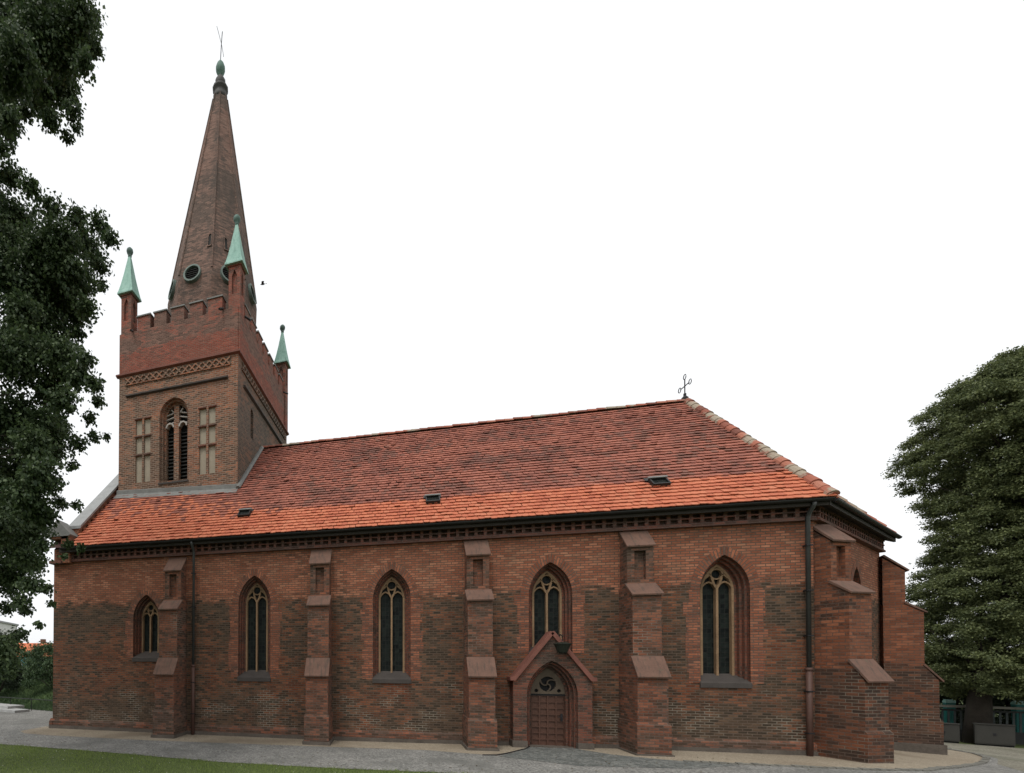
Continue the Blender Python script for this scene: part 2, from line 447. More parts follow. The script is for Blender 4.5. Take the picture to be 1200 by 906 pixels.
def tilemat():
    t = NT('clay roof tiles')
    r = t.island()
    x, y, z = t.z()
    n = t.noise(.55, 6, .65); nf = t.noise(25, 3, .6)
    f = t.math('MULTIPLY_ADD', n, .75, t.math('MULTIPLY', r, .20))
    old = t.ramp(f, [(.23, (.12, .057, .046)), (.33, (.205, .077, .056)), (.48, (.295, .103, .070)), (.66, (.37, .138, .092)), (.82, (.43, .205, .15))])
    new = t.ramp(t.math('MULTIPLY_ADD', r, .5, t.math('MULTIPLY', n, .5)), [(.15, (.38, .105, .058)), (.5, (.48, .145, .075)), (.9, (.55, .20, .11))])
    # newer tiles in the lowest courses; at the west end they reach further up, mixed with old ones
    ztop = t.math('MULTIPLY_ADD', t.smooth(x, 9.0, 3.0), 1.1, 8.78)
    jit = t.math('MULTIPLY', t.math('SUBTRACT', r, .5), t.math('MULTIPLY_ADD', t.smooth(x, 11.0, 5.0), 1.9, .12))
    isnew = t.smooth(t.math('SUBTRACT', t.math('ADD', ztop, jit), z), -.05, .08)
    c = t.mix(isnew, old, new)
    spot = t.smooth(t.math('MULTIPLY_ADD', r, .3, t.math('MULTIPLY', t.noise(.75, 4, .55, stretch=(.8, 1, 1.3)), .8)), .61, .69)
    c = t.mix(t.math('MULTIPLY', t.math('MULTIPLY', spot, t.math('SUBTRACT', 1.0, t.math('MULTIPLY', isnew, .85))), .6), c, (.085, .055, .045))
    c = t.mix(t.math('MULTIPLY', t.smooth(nf, .55, .75), .35), c, (.12, .055, .04))
    t.color(c); t.b.inputs['Roughness'].default_value = .8
    t.bump(nf, .25, .01)
    return t.m
M['tile'] = tilemat()
M['tile_sheet'] = plain('roof battens and shadow', (.06, .03, .025), .9, var=.3)
M['ridge'] = (lambda t: (t.color(t.mix(t.smooth(t.noise(1.1, 5, .6), .52, .6), t.ramp(t.island(), [(0, (.14, .055, .04)), (.5, (.30, .1, .065)), (1, (.36, .15, .1))]), (.30, .25, .19))), t.m)[1])(NT('ridge tiles and mortar'))

def leafmat(name, a, b, trans=.25):
    t = NT(name)
    r = t.island()
    n = t.noise(.5, 3)
    c = t.ramp(t.math('MULTIPLY_ADD', r, .6, t.math('MULTIPLY', n, .45)), [(.15, a), (.85, b)])
    t.color(c); t.b.inputs['Roughness'].default_value = .55
    t.b.inputs['Specular IOR Level'].default_value = .3
    tr = t.node('ShaderNodeBsdfTranslucent'); t.l.new(c, tr.inputs[0])
    mx_ = t.node('ShaderNodeMixShader'); mx_.inputs[0].default_value = trans
    t.l.new(t.b.outputs[0], mx_.inputs[1]); t.l.new(tr.outputs[0], mx_.inputs[2])
    t.l.new(mx_.outputs[0], t.n['Material Output'].inputs[0])
    return t.m
M['linden'] = leafmat('linden leaves', (.026, .048, .024), (.085, .122, .046), .3)
M['beech'] = leafmat('hornbeam leaves', (.055, .077, .034), (.185, .21, .085), .32)
M['bush'] = leafmat('shrub leaves', (.03, .06, .028), (.075, .12, .045), .2)
M['hedge'] = leafmat('dark hedge leaves', (.018, .032, .018), (.045, .062, .03), .15)
M['bark'] = plain('bark', (.034, .028, .022), .95, var=.4, scale=4, bump=.5)
M['grassblade'] = leafmat('grass blades', (.11, .165, .04), (.24, .30, .085), .35)

def groundmat(name, stops, sc, sc2, bump=.5, dist=.015, blot=None):
    t = NT(name)
    v = t.node('ShaderNodeTexVoronoi'); v.inputs['Scale'].default_value = sc; t.l.new(t.pos(), v.inputs['Vector'])
    sep = t.node('ShaderNodeSeparateColor'); t.l.new(v.outputs['Color'], sep.inputs[0])
    n = t.noise(sc2, 6, .65)
    f = t.math('MULTIPLY_ADD', sep.outputs[0], .55, t.math('MULTIPLY', n, .55))
    c = t.ramp(f, stops)
    if blot: c = t.mix(t.math('MULTIPLY', t.smooth(t.noise(.35, 5, .65), .48, .66), .7), c, blot)
    t.color(c); t.b.inputs['Roughness'].default_value = .92; t.b.inputs['Specular IOR Level'].default_value = .2
    t.bump(t.math('MULTIPLY_ADD', v.outputs['Distance'], -1, n), bump, dist)
    return t.m
M['gravel'] = groundmat('grey gravel', [(.2, (.085, .084, .078)), (.5, (.162, .16, .148)), (.85, (.28, .27, .25))], 26, 1.2, blot=(.115, .115, .105))
M['sand'] = groundmat('sandy grit strip', [(.2, (.18, .145, .105)), (.5, (.25, .21, .155)), (.85, (.34, .295, .225))], 40, 1.4, blot=(.17, .135, .095))
M['lane'] = groundmat('worn gravel lane', [(.2, (.10, .095, .075)), (.5, (.17, .16, .125)), (.85, (.25, .235, .19))], 30, 1.0, blot=(.10, .10, .07))
M['soil'] = groundmat('lawn soil', [(.2, (.045, .065, .02)), (.5, (.065, .09, .028)), (.85, (.09, .11, .038))], 30, 1.5)
M['bank'] = groundmat('grass bank', [(.2, (.035, .06, .02)), (.5, (.06, .095, .03)), (.85, (.09, .13, .045))], 14, 1.5)

def settmat():
    t = NT('small stone setts')
    v = t.node('ShaderNodeTexVoronoi'); v.inputs['Scale'].default_value = 9; t.l.new(t.pos(), v.inputs['Vector'])
    e = t.node('ShaderNodeTexVoronoi', feature='DISTANCE_TO_EDGE'); e.inputs['Scale'].default_value = 9; t.l.new(t.pos(), e.inputs['Vector'])
    sep = t.node('ShaderNodeSeparateColor'); t.l.new(v.outputs['Color'], sep.inputs[0])
    c = t.ramp(t.math('MULTIPLY_ADD', sep.outputs[0], .5, t.math('MULTIPLY', t.noise(1.5, 5), .5)), [(.2, (.075, .082, .078)), (.8, (.185, .19, .175))])
    j = t.smooth(e.outputs['Distance'], 0, .06)
    t.color(t.mix(j, (.07, .065, .055), c)); t.bump(j, .6, .02)
    return t.m
M['setts'] = settmat()

# ------------------------------------------------------------------ setting: ground sheets
def sheet(name, pts, mat, dz, step=.25, xmin=-6, xmax=40, curve=True):
    bm = bmesh.new()
    vs = [bm.verts.new((p[0], p[1], 0)) for p in pts]
    f = bm.faces.new(vs)
    bmesh.ops.triangulate(bm, faces=[f])
    if curve:
        x = xmin
        while x <= xmax:
            if 9.5 <= x <= 37:
                bmesh.ops.bisect_plane(bm, geom=bm.verts[:] + bm.edges[:] + bm.faces[:], plane_co=(x, 0, 0), plane_no=(1, 0, 0))
            x += step
    for v in bm.verts: v.co.z = zg(v.co.x) + dz
    bmesh.ops.recalc_face_normals(bm, faces=bm.faces)
    me = bpy.data.meshes.new(name); bm.to_mesh(me); bm.free()
    if len(me.polygons) and me.polygons[0].normal.z < 0: me.flip_normals()
    me.materials.append(mat)
    o = bpy.data.objects.new(name, me); col.objects.link(o); o['kind'] = 'structure'
    return o
sheet('lawn', [(-400, -400), (400, -400), (400, 600), (-400, 600)], M['soil'], -.012)
PATH_FRONT = [(-30, -1.5), (-14, -2.7), (-6, -3.6), (1, -4.08), (5, -4.4), (9, -4.88), (12.5, -4.88), (14.6, -4.85), (20, -4.7), (27, -4.2), (34, -2.0), (44, 3)]
sheet('gravel_path', PATH_FRONT + [(44, 9.5), (33.9, 6.6), (33.4, 5.1), (32.0, 3.4), (30.2, 1.6), (27.5, 1.5), (0, 1.5), (0, 13), (-9, 16), (-30, 8)], M['gravel'], 0.0)
STRIP = [(0, -1.7), (1.4, -1.9), (5.6, -1.93), (9.3, -1.66), (12.7, -1.5), (14.8, -1.52), (16.25, -1.97), (16.75, -2.12)]
sheet('sand_strip', STRIP + [(17.3, -1.5), (17.85, -.75), (18.05, -.3), (18.05, .3), (-.6, .3), (-.6, -1.2)], M['sand'], .004)
KERB = [(19.45, -.55), (20.0, -1.3), (20.7, -1.72), (21.4, -2.0), (22.5, -2.14), (24.2, -2.12), (25.4, -2.1), (26.6, -1.75), (28.4, -.2), (30.34, 1.75), (32.0, 3.3), (33.1, 4.5), (33.75, 5.6), (33.9, 6.6), (33.6, 7.6)]
sheet('sand_border', KERB + [(31.5, 8.0), (30.8, 5.2), (25.6, .3), (19.3, .3), (19.3, -.3)], M['sand'], .004)
sheet('setts_apron', [(16.8, -2.25), (17.3, -1.5), (17.85, -.75), (18.05, -.3), (18.05, .15), (19.35, .15), (19.4, -.5), (20.0, -1.3), (20.7, -1.72), (21.4, -2.0), (22.5, -2.3), (21, -3.1), (18.5, -3.3)], M['setts'], .006)
sheet('lane', [(44, 9.5), (44, -1.0), (36, -1.0), (31.0, .8), (32.15, 3.1), (33.3, 4.4), (33.95, 5.55), (34.1, 6.6), (33.6, 8.2), (36.3, 11.3), (38.5, 9.6), (43, 6)], M['lane'], .004)
# kerb of single stones along the apse border
def kerb_mesh(pts, name, spacing=.17):
    mb = MB()
    P = [Vector((*p, 0)) for p in pts]
    for a, b in zip(P, P[1:]):
        L = (b - a).length; n = max(1, int(L / spacing)); d = (b - a) / n; t = d.normalized(); s = Vector((-t.y, t.x, 0))
        for k in range(n):
            c = a + d * (k + .5); hw = d.length / 2 - .008; w = .075 + random.uniform(-.008, .008); h = .035 + random.uniform(-.012, .012)
            z = zg(c.x); s2 = s * 1
            q = [c - t * hw - s2 * w, c + t * hw - s2 * w, c + t * hw + s2 * w, c - t * hw + s2 * w]
            lo = [Vector((p.x, p.y, z - .08)) for p in q]; hi = [Vector((p.x * .96 + c.x * .04, p.y * .96 + c.y * .04, z + h)) for p in q]
            mb.loft(lo, hi); mb.poly(hi)
    o = mb.build(name, plain('kerb setts', (.15, .145, .125), .9, var=.4, scale=5)); o['kind'] = 'structure'
    return o
kerb_mesh(KERB[3:], 'kerb')
# dark steel edging that curls from the doorstep to the strip
mb = MB()
mb.tube([(x, y, zg(x) + .02) for x, y in [(16.35, -2.15), (16.75, -2.08), (17.1, -1.72), (17.5, -1.2), (17.85, -.72), (18.05, -.35), (18.12, -.15)]], .016, 6)
tag(mb.build('edging_strip', M['iron']), 'thin dark metal edging curving across the paving from the portal doorstep', 'edging')

# grass blades in the part of the lawn the photo sees
def grass():
    n = 60000
    x = rng.uniform(-4, 18, n); fx = np.interp(x, [p[0] for p in PATH_FRONT], [p[1] for p in PATH_FRONT])
    y = fx - .02 - rng.uniform(0, 1, n) ** 1.2 * 4.6 + rng.normal(0, .06, n) + .07 * np.sin(x * 2.3) * np.sin(x * 5.1 + 1)
    h = rng.uniform(.03, .075, n) * (0.75 + .5 * np.sin(x * 1.7 + 1.3 * y) ** 2)
    a = rng.uniform(0, 2 * np.pi, n); w = rng.uniform(.004, .008, n)
    dx, dy = np.cos(a) * w, np.sin(a) * w
    lx, ly = rng.normal(0, .02, n), rng.normal(0, .02, n)
    z = np.array([zg(k) for k in x]) - .014
    V = np.stack([np.stack([x - dx, y - dy, z], 1), np.stack([x + dx, y + dy, z], 1), np.stack([x + lx, y + ly, z + h], 1)], 1).reshape(-1, 3)
    F = np.arange(3 * n).reshape(-1, 3)
    tag(np_mesh('grass', V, F, M['grassblade']), 'short green lawn grass along the front edge of the gravel path', 'grass', kind='stuff')
grass()
def clover():
    mb = MB()
    for k in range(70):
        x = random.uniform(0, 15); y = np.interp(x, [p[0] for p in PATH_FRONT], [p[1] for p in PATH_FRONT]) - random.uniform(.1, 3)
        z = zg(x) + random.uniform(.035, .06); r = random.uniform(.007, .011)
        mb.lathe([(r * .5, -r), (r, 0), (r * .5, r)], (x, y, z), 5)
    tag(mb.build('clover_flowers', plain('clover white', (.55, .53, .45), .8)), 'tiny white clover heads scattered over the lawn', 'clover', kind='stuff')
clover()
def litter():
    n = 420; g = np.random.default_rng(77)
    x = g.uniform(-1, 24, n); fx = np.interp(x, [p[0] for p in PATH_FRONT], [p[1] for p in PATH_FRONT])
    y = fx + np.abs(g.normal(0, .9, n)) * (g.random(n) < .75) + (g.random(n) < .25) * g.uniform(0, 3.2, n)
    y = np.minimum(y, -1.4)
    a = g.uniform(0, 6.283, n); s_ = g.uniform(.018, .04, n); z = np.array([zg(k) for k in x]) + .012
    ca, sa = np.cos(a) * s_, np.sin(a) * s_
    P = np.stack([np.stack([x - ca, y - sa, z], 1), np.stack([x + sa * .6, y - ca * .6, z + .012], 1), np.stack([x + ca, y + sa, z + .004], 1), np.stack([x - sa * .6, y + ca * .6, z + .014], 1)], 1).reshape(-1, 3)
    tag(np_mesh('fallen_leaves', P, np.arange(4 * n).reshape(-1, 4), leafmat('fallen leaves', (.07, .06, .03), (.17, .13, .06), .1)), 'scattered fallen linden leaves along the gravel beside the lawn', 'leaves', kind='stuff')
litter()

# ------------------------------------------------------------------ the church
L, D = 25.56, 6.15
HE, HF, HR, OV = 7.54, 6.97, 13.586, .363
A45 = 5.70
XR = 25.5
church = empty('brick_church', (0, 0, 0))
tag(church, 'long red brick church with orange tiled roof, buttresses and a tall western spire tower', 'church')
C = church
cs, sn = math.cos(math.pi / 4), math.sin(math.pi / 4)
P0, P1, P2, P3 = (L, 0), (L + A45, A45), (L + A45, 2 * D - A45), (L, 2 * D)
S2 = 2 ** .5
def mp_s(x, z, t=0): return (x, t, z)                         # south wall: t inwards
def mp_se(s, z, t=0): return (L + s * cs - t * sn, s * sn + t * cs, z)     # south-east facet

WIN = [  # centre, half width, sill, spring, rise
    (4.31, .57, 2.93, 4.55, .94), (8.79, .625, 2.2, 5.03, 1.04), (13.78, .635, 2.2, 5.05, 1.04), (18.75, .63, 3.1, 5.05, 1.04), (23.43, .62, 2.2, 5.05, 1.03)]
SEW = (4.75, .63, 2.2, 5.05, 1.04)
PORT = dict(cx=18.68, a=.72, zs=1.78, h=1.1)
p2 = inset_arch(PORT['cx'], PORT['a'], 0, PORT['zs'], PORT['h'], .145, dz=0)
p2 = [(x, (-.3 if z <= 0.001 else z)) for x, z in p2]

def outline(w, d=0, dz=None): return inset_arch(*w, d, dz) if d else arch(*w)
mb = MB()
mb.holed([(0, -.5), (L, -.5), (L, HE), (0, HE)], [outline(w) for w in WIN[:3]] + [outline(WIN[3])] + [outline(WIN[4])] + [p2], lambda x, z: (x, 0, z))
mb.holed([(0, -.8), (A45 * S2, -.8), (A45 * S2, HE), (0, HE)], [outline(SEW)], lambda s, z: mp_se(s, z))
mb.poly([(*P1, -.8), (*P2, -.8), (*P2, HE), (*P1, HE)])
mb.poly([(*P2, -.8), (*P3, -.8), (*P3, HE), (*P2, HE)])
mb.poly([(L, 2 * D, -.5), (0, 2 * D, -.5), (0, 2 * D, HE), (L, 2 * D, HE)])
mb.poly([(0, 0, -.5), (0, 2 * D, -.5), (0, 2 * D, HE), (0, D, HR), (0, 0, HE)])
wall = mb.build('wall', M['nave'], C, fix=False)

# plinth: stone base course and brick plinth with a splayed top, between the buttresses and around the apse
def plinth(segs):
    st, br = MB(), MB()
    for mp, a, b in segs:
        z0, z1 = -.6, .13
        st.prism([(-.11, z0), (.02, z0), (.02, z1), (-.11, z1)], lambda p, q, t, mp=mp: mp(t, q + zg(mp(t, 0)[0]), p), a, b)
        br.prism([(-.075, .13), (.02, .13), (.02, .42), (-.005, .38), (-.075, .30)], lambda p, q, t, mp=mp: mp(t, q + zg(mp(t, 0)[0]), p), a, b)
    return st, br
mp_w = lambda s, z, t=0: (t, s, z)
segs = [(mp_s, -.11, 1.5), (mp_s, 1.5, 10), (mp_s, 10, 12), (mp_s, 12, 14), (mp_s, 14, 16), (mp_s, 16, 17.5), (mp_s, 19.85, 21.5), (mp_s, 21.5, L)] + [(mp_se, k * .806, (k + 1) * .806) for k in range(10)]
st, br = plinth(segs)
st.build('base_course', M['basestone'], C); br.build('plinth', M['butt'], C)
mb = MB(); mb.box((-.1, -.1, -.5), (.05, 2 * D, .3)); mb.build('plinth', M['butt'], C)

# ---- windows
def make_window(w, mp, deep=.46, glass_bottom=None, surround=True):
    cx, a, z0, zs, h = w
    n = 10
    o0 = outline(w)
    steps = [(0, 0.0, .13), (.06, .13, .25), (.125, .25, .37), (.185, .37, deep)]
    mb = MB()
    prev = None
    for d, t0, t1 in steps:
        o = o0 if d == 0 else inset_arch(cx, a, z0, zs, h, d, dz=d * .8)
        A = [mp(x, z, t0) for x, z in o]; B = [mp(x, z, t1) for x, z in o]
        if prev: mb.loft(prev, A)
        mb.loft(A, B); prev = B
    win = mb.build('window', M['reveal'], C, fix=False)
    # brick surround standing 4 mm proud of the wall: voussoir ring and toothed jambs
    R = (a * a + h * h) / (2 * a)
    ring = MB(); rw = .25
    th = math.asin(h / R); c = a - R; N = 16
    R2 = R + rw; thx = math.acos((R - a) / R2)
    for sgn in (1, -1):
        prevp = None
        for k in range(N + 1):
            t = th * k / N; t2 = thx * k / N
            pi = (cx + sgn * (c + R * math.cos(t)), zs + R * math.sin(t))
            po = (cx + sgn * (c + R2 * math.cos(t2)), zs + R2 * math.sin(t2))
            if prevp:
                s0, s1 = R * th * (k - 1) / N, R * th * k / N
                q = [prevp[0], prevp[1], po, pi]; uv = [(0, s0), (.25, s0), (.25, s1), (0, s1)]
                if sgn < 0: q, uv = q[::-1], uv[::-1]
                ring.poly([mp(*p, -.012) for p in q], uv)
                ring.poly([mp(*prevp[1], -.012), mp(*prevp[1], .02), mp(*po, .02), mp(*po, -.012)])
            prevp = (pi, po)
    ring.build('arch_ring', M['rim'], win, merge=False, fix=False)
    for sgn in (1, -1):
        jb = MB(); z = z0 + .02; k = 0
        while z < zs - .02:
            z1 = min(z + random.choice((.16, .24, .32, .4)), zs)
            wd = .33 + (.05 if k % 2 else 0) + random.uniform(-.05, .06)
            xa, xb = sorted((cx + sgn * a, cx + sgn * (a + wd)))
            jb.prism([(xa, z), (xb, z), (xb, z1), (xa, z1)], lambda p, q, t: mp(p, q, t), -.006, .02)
            z = z1; k += 1
        jb.build('jamb', M['rim'], win)
    # stone tracery
    tb = MB()
    d = .185; ai = a - d; zb = z0 + d * .8
    inner = inset_arch(cx, a, z0, zs, h, d + .035, dz=d * .8)
    t0, t1 = deep - .10, deep + .04
    strip2d(tb, [inner[1]] + inner[2:] + [inner[0]], .06, t0, t1, mp)
    hi = math.sqrt((R - d) ** 2 - (R - a) ** 2)
    ytop = zs + hi
    # mullion and two pointed lancets with a pierced circle above
    lw = (ai - .03) / 2
    zl = zs + .02
    mull = MB()
    strip2d(tb, [(cx, zb), (cx, zl + .08)], .06, t0 - .01, t1, mp)
    for sgn in (-1, 1):
        lc = cx + sgn * lw
        pts = arch(lc, lw, zl - .2, zl - .02, lw * 1.35, 7)[2:]
        strip2d(tb, pts, .045, t0 + .01, t1, mp)
    rc = min(.36 * ai, .2); cz = ytop - rc * 1.9
    strip2d(tb, [(cx + rc * math.cos(q), cz + rc * math.sin(q)) for q in [2 * math.pi * k / 16 for k in range(16)]], .042, t0 + .01, t1, mp, closed=True)
    # Y branches from the mullion to the frame
    for sgn in (-1, 1):
        strip2d(tb, [(cx, zl + .05), (cx + sgn * .08, zl + .2), (cx + sgn * rc * .8, cz - rc * .65)], .06, t0, t1, mp)
        strip2d(tb, [(cx + sgn * rc, cz), (cx + sgn * (ai * .74), zl + hi * .42)], .05, t0 + .01, t1, mp)
    tb.build('tracery', M['tracery'], win)
    g = MB(); o = inset_arch(cx, a, z0, zs, h, d - .004, dz=d * .8 - .004)
    g.poly([mp(x, z, deep + .02) for x, z in o], [(x, z) for x, z in o])
    g.build('glass', M['glass'], win, fix=False)
    s = MB()
    s.prism([(-.05, z0 - .12), (-.05, z0 + .02), (deep, z0 + .30), (deep, z0 - .12)], lambda p, q, t: mp(t, q, p), cx - a - .02, cx + a + .02)
    s.build('sill', M['sill'], win)
    return win
for w in WIN: make_window(w, mp_s)
make_window(SEW, mp_se)

# ---- buttresses (built once, then copied along the south wall)
def make_buttress(mat):
    b = MB(); cap = []
    pr = lambda prof, hw: b.prism(prof, lambda p, q, t: (t, -p, q), -hw, hw)
    pr([(-.02, -.6), (1.28, -.6), (1.28, .94), (1.21, 1.02), (-.02, 1.02)], .42)
    pr([(-.02, 1.02), (1.21, 1.02), (1.21, 2.34), (.90, 2.87), (-.02, 2.87)], .38)
    pr([(-.02, 2.87), (.90, 2.87), (.90, 4.76), (.5, 5.08), (-.02, 5.08)], .368)
    # top stage with a blind niche in its front
    hw, d, za, zb = .34, .5, 5.08, 6.28
    n0, n1, nz0, nz1 = -.15, .15, 5.28, 6.16
    fr = lambda x, z: (x, -d, z)
    b.holed([(-hw, za), (hw, za), (hw, zb), (-hw, zb)], [[(n0, nz0), (n1, nz0), (n1, nz1), (n0, nz1)]], fr)
    q = [(n0, nz0), (n1, nz0), (n1, nz1), (n0, nz1)]
    b.loft([(x, -d, z) for x, z in q], [(x, -d + .14, z) for x, z in q]); b.poly([(x, -d + .14, z) for x, z in q])
    for s in (-1, 1): b.poly([(s * hw, -d, za), (s * hw, .02, za), (s * hw, .02, zb + .52), (s * hw, -d, zb)])
    b.poly([(-hw, -d, zb), (hw, -d, zb), (hw, .02, zb + .52), (-hw, .02, zb + .52)])
    body = b.build('buttress', mat, C)
    s = MB(); s.prism([(-.02, -.6), (1.34, -.6), (1.34, .12), (-.02, .12)], lambda p, q, t: (t, -p, q), -.47, .47)
    s.build('base_stone', M['basestone'], body)
    for (d0, z0, d1, z1, hw) in ((1.30, 2.30, .87, 2.92, .41), (.97, 4.74, .47, 5.13, .40), (.58, 6.26, -.01, 6.88, .375)):
        k = MB()
        dx, dz = d0 - d1, z1 - z0; l = math.hypot(dx, dz); nx, nz = dz / l * .055, dx / l * .055
        k.prism([(d0, z0), (d0 + nx * .4, z0 + .045), (d1 + nx * .6, z1 + nz), (d1, z1 - .02)], lambda p, q, t: (t, -p, q), -hw, hw)
        k.build('cap', M['cap'], body)
    return body
proto = make_buttress(M['butt'])
BX = [5.68, 11.32, 16.5, 21.05]
proto.location = (BX[0], 0, 0)
for x in BX[1:]:
    c = copy_tree(proto, C); c.location = (x, 0, zg(x) * .5)
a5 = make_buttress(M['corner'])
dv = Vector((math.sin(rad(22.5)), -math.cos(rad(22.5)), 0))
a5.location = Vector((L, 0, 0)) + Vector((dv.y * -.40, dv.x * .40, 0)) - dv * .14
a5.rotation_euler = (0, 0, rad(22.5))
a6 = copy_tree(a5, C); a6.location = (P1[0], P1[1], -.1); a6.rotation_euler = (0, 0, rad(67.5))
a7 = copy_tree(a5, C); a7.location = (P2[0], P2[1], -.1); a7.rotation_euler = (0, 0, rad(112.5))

# ---- frieze under the eaves: ledge, two rows of square holes
def frieze(mp, a, b, pitch=.285):
    m = MB()
    def bar(x0, x1, z0, z1, t0, t1): m.prism([(x0, z0), (x1, z0), (x1, z1), (x0, z1)], lambda p, q, t: mp(p, q, t), t0, t1)
    bar(a, b, 6.95, 7.01, -.15, .02)
    bar(a, b, 7.01, 7.07, -.11, .02)
    bar(a, b, 7.185, 7.225, -.125, -.05)
    bar(a, b, 7.34, 7.47, -.13, .02)
    n = int((b - a) / pitch)
    p = (b - a) / n
    for k in range(n):
        x = a + (k + .5) * p
        bar(x - .048, x + .048, 7.07, 7.185, -.118, .01)
        bar(x - .048, x + .048, 7.225, 7.34, -.118, .01)
    f = m.build('frieze', M['frieze'], C)
    g = MB(); g.poly([mp(a, 7.07, -.004), mp(b, 7.07, -.004), mp(b, 7.5, -.004), mp(a, 7.5, -.004)]); g.build('frieze_ground', M['recess_shade'], f, fix=False)  # ground of the square holes, their shade painted as dark brick
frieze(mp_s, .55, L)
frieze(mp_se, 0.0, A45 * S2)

# ---- eaves: soffit and gutter
gp = [(-.43 + .075 * math.cos(q), 7.475 + .075 * math.sin(q)) for q in [math.pi + math.pi * k / 8 for k in range(9)]]
for mp_, a, b in ((mp_s, .5, L + .13), (mp_se, -.13, A45 * S2 + .15)):
    mb = MB(); mb.prism([(-.36, 7.50), (-.36, 7.30), (-.31, 7.30), (-.02, 7.45), (-.02, 7.56)], lambda p, q, t: mp_(t, q, p), a, b)
    mb.build('eave_board', M['eave'], C)
    mb = MB(); mb.prism(gp, lambda p, q, t: mp_(t, q, p), a + .1, b + .05); mb.build('gutter', M['gutter'], C)

# ---- roof
SL = (HR - HE) / (D + OV)
apex = Vector((XR, D, HR))
e0 = Vector((0.0, -OV, HE)); ec = Vector((L + OV * .414 + .07, -OV, HE)); ec2 = Vector((L + A45 + OV - .06, A45 - OV * .414 + .06, HE)); ec3 = Vector((L + A45 + OV, 2 * D - A45 + OV * .414, HE)); ec4 = Vector((L + OV * .414, 2 * D + OV, HE))
ra = Vector((0.0, D, HR))
mb = MB()
dn = Vector((0, 0, -.03))
for pl in ([e0, ec, apex, ra], [ec, ec2, apex], [ec2, ec3, apex], [ec3, ec4, apex], [ec4, Vector((0, 2 * D + OV, HE)), ra, apex]):
    mb.poly([p + dn for p in pl])
roof = mb.build('roof', M['tile_sheet'], C)
def tiles(name, o, e, s, tri, gauge=.226, wd=.19, xoff=0, lk=1.0):
    """o origin on the eave, e unit along the eave, s unit up the slope, tri(a,b)->True where the slope lies"""
    n = e.cross(s).normalized()
    m = MB()
    rows = int(9.6 / gauge)
    for r in range(rows):
        b = r * gauge - .03
        rowj = random.uniform(-.018, .018)
        c0 = -int(1.0 / wd)
        for k in range(c0, int(27.5 / wd)):
            a = k * wd + (wd / 2 if r % 2 else 0) + xoff
            if not tri(a + wd / 2, b + gauge * .5): continue
            j = random.gauss(0, .007); lift = (.047 + abs(random.gauss(0, .009))) * lk; sk = random.gauss(0, .006)
            if random.random() < .02: lift += .03; j -= .035
            lo = b + j + rowj; hi = b + gauge + .05
            x0, x1 = a + .0025 + sk, a + wd - .0025 + sk
            w0 = lift + random.gauss(0, .004); w1 = lift + random.gauss(0, .004)
            p = lambda x, t, w: o + e * x + s * t + n * w
            A0, A1, B0, B1 = p(x0, lo, w0), p(x1, lo, w1), p(x0, hi, .006), p(x1, hi, .006)
            Mx = p((x0 + x1) / 2, lo - .018, (w0 + w1) / 2 + .004)
            lw = .028 * lk
            a0, a1 = p(x0, lo, w0 - lw), p(x1, lo, w1 - lw); mm = p((x0 + x1) / 2, lo - .018, (w0 + w1) / 2 + .004 - lw)
            i = len(m.v)
            m.v.extend([tuple(q) for q in (A0, Mx, A1, B1, B0, a0, mm, a1)])
            for f in ((0, 1, 2, 3, 4), (5, 6, 1, 0), (6, 7, 2, 1), (5, 0, 4), (2, 7, 3)):
                m.f.append(tuple(i + q for q in f)); m.uv.append(None); m.mi.append(0)
    return m.build(name, M['tile'], roof, fix=False, merge=False)
s_s = Vector((0, D + OV, HR - HE)).normalized()
ls = math.hypot(D + OV, HR - HE)
o_t = tiles('tile_field', e0, Vector((1, 0, 0)), s_s, lambda a, b: a > 1.0 and b < ls - .02 and a < ec.x + (XR - ec.x) * b / ls + .05)
def facet(pA, pB):
    e = (pB - pA).normalized(); le = (pB - pA).length
    w = apex - pA; aa = w.dot(e); sv = w - e * aa; l2 = sv.length; sv.normalize()
    return pA, e, sv, lambda a, b: b < l2 and a > aa * b / l2 - .05 and a < le - (le - aa) * b / l2 + .05
tiles('tile_field', *facet(ec, ec2), lk=.45); tiles('tile_field', *facet(ec2, ec3), lk=.45)
# ridge and hip tiles: overlapping half-round tiles bedded in mortar
def ridge(p, q, parent, r=.12, step=.36):
    m = MB(); p, q = Vector(p), Vector(q); d = q - p; n = int(d.length / step); t = d.normalized()
    a = t.cross(Vector((0, 0, 1))).normalized(); b = a.cross(t)
    for k in range(n):
        c = p + d * k / n; c2 = p + d * (k + 1.08) / n
        j = random.uniform(-.014, .014); i = len(m.v); seg = 7
        for cc, rr in ((c, r * 1.12), (c2, r * .92)):
            for g in range(seg):
                an = math.pi * (g / (seg - 1)); v = cc + a * math.cos(an) * rr * 1.15 + b * (math.sin(an) * rr + j - .02)
                m.v.append(tuple(v))
        for g in range(seg - 1):
            m.f.append((i + g, i + g + 1, i + seg + g + 1, i + seg + g)); m.uv.append(None); m.mi.append(0)
        m.f.append(tuple(i + g for g in range(seg))); m.uv.append(None); m.mi.append(0)
    return m.build('ridge_tiles', M['ridge'], parent, fix=False, merge=False)
ridge((1.0, D, HR + .03), (XR, D, HR + .03), roof)
up3 = Vector((0, 0, .05))
ridge(ec + up3, apex + up3, roof, .13); ridge(ec2 + up3, apex + up3, roof, .13); ridge(ec3 + up3, apex + up3, roof, .13)
# mortar fillets under the hip tiles
mb = MB(); mb.tube([ec + Vector((-.04, 0, .0)), apex + Vector((-.04, 0, .0))], .10, 8)
mb.build('hip_mortar', M['ridge'], roof)

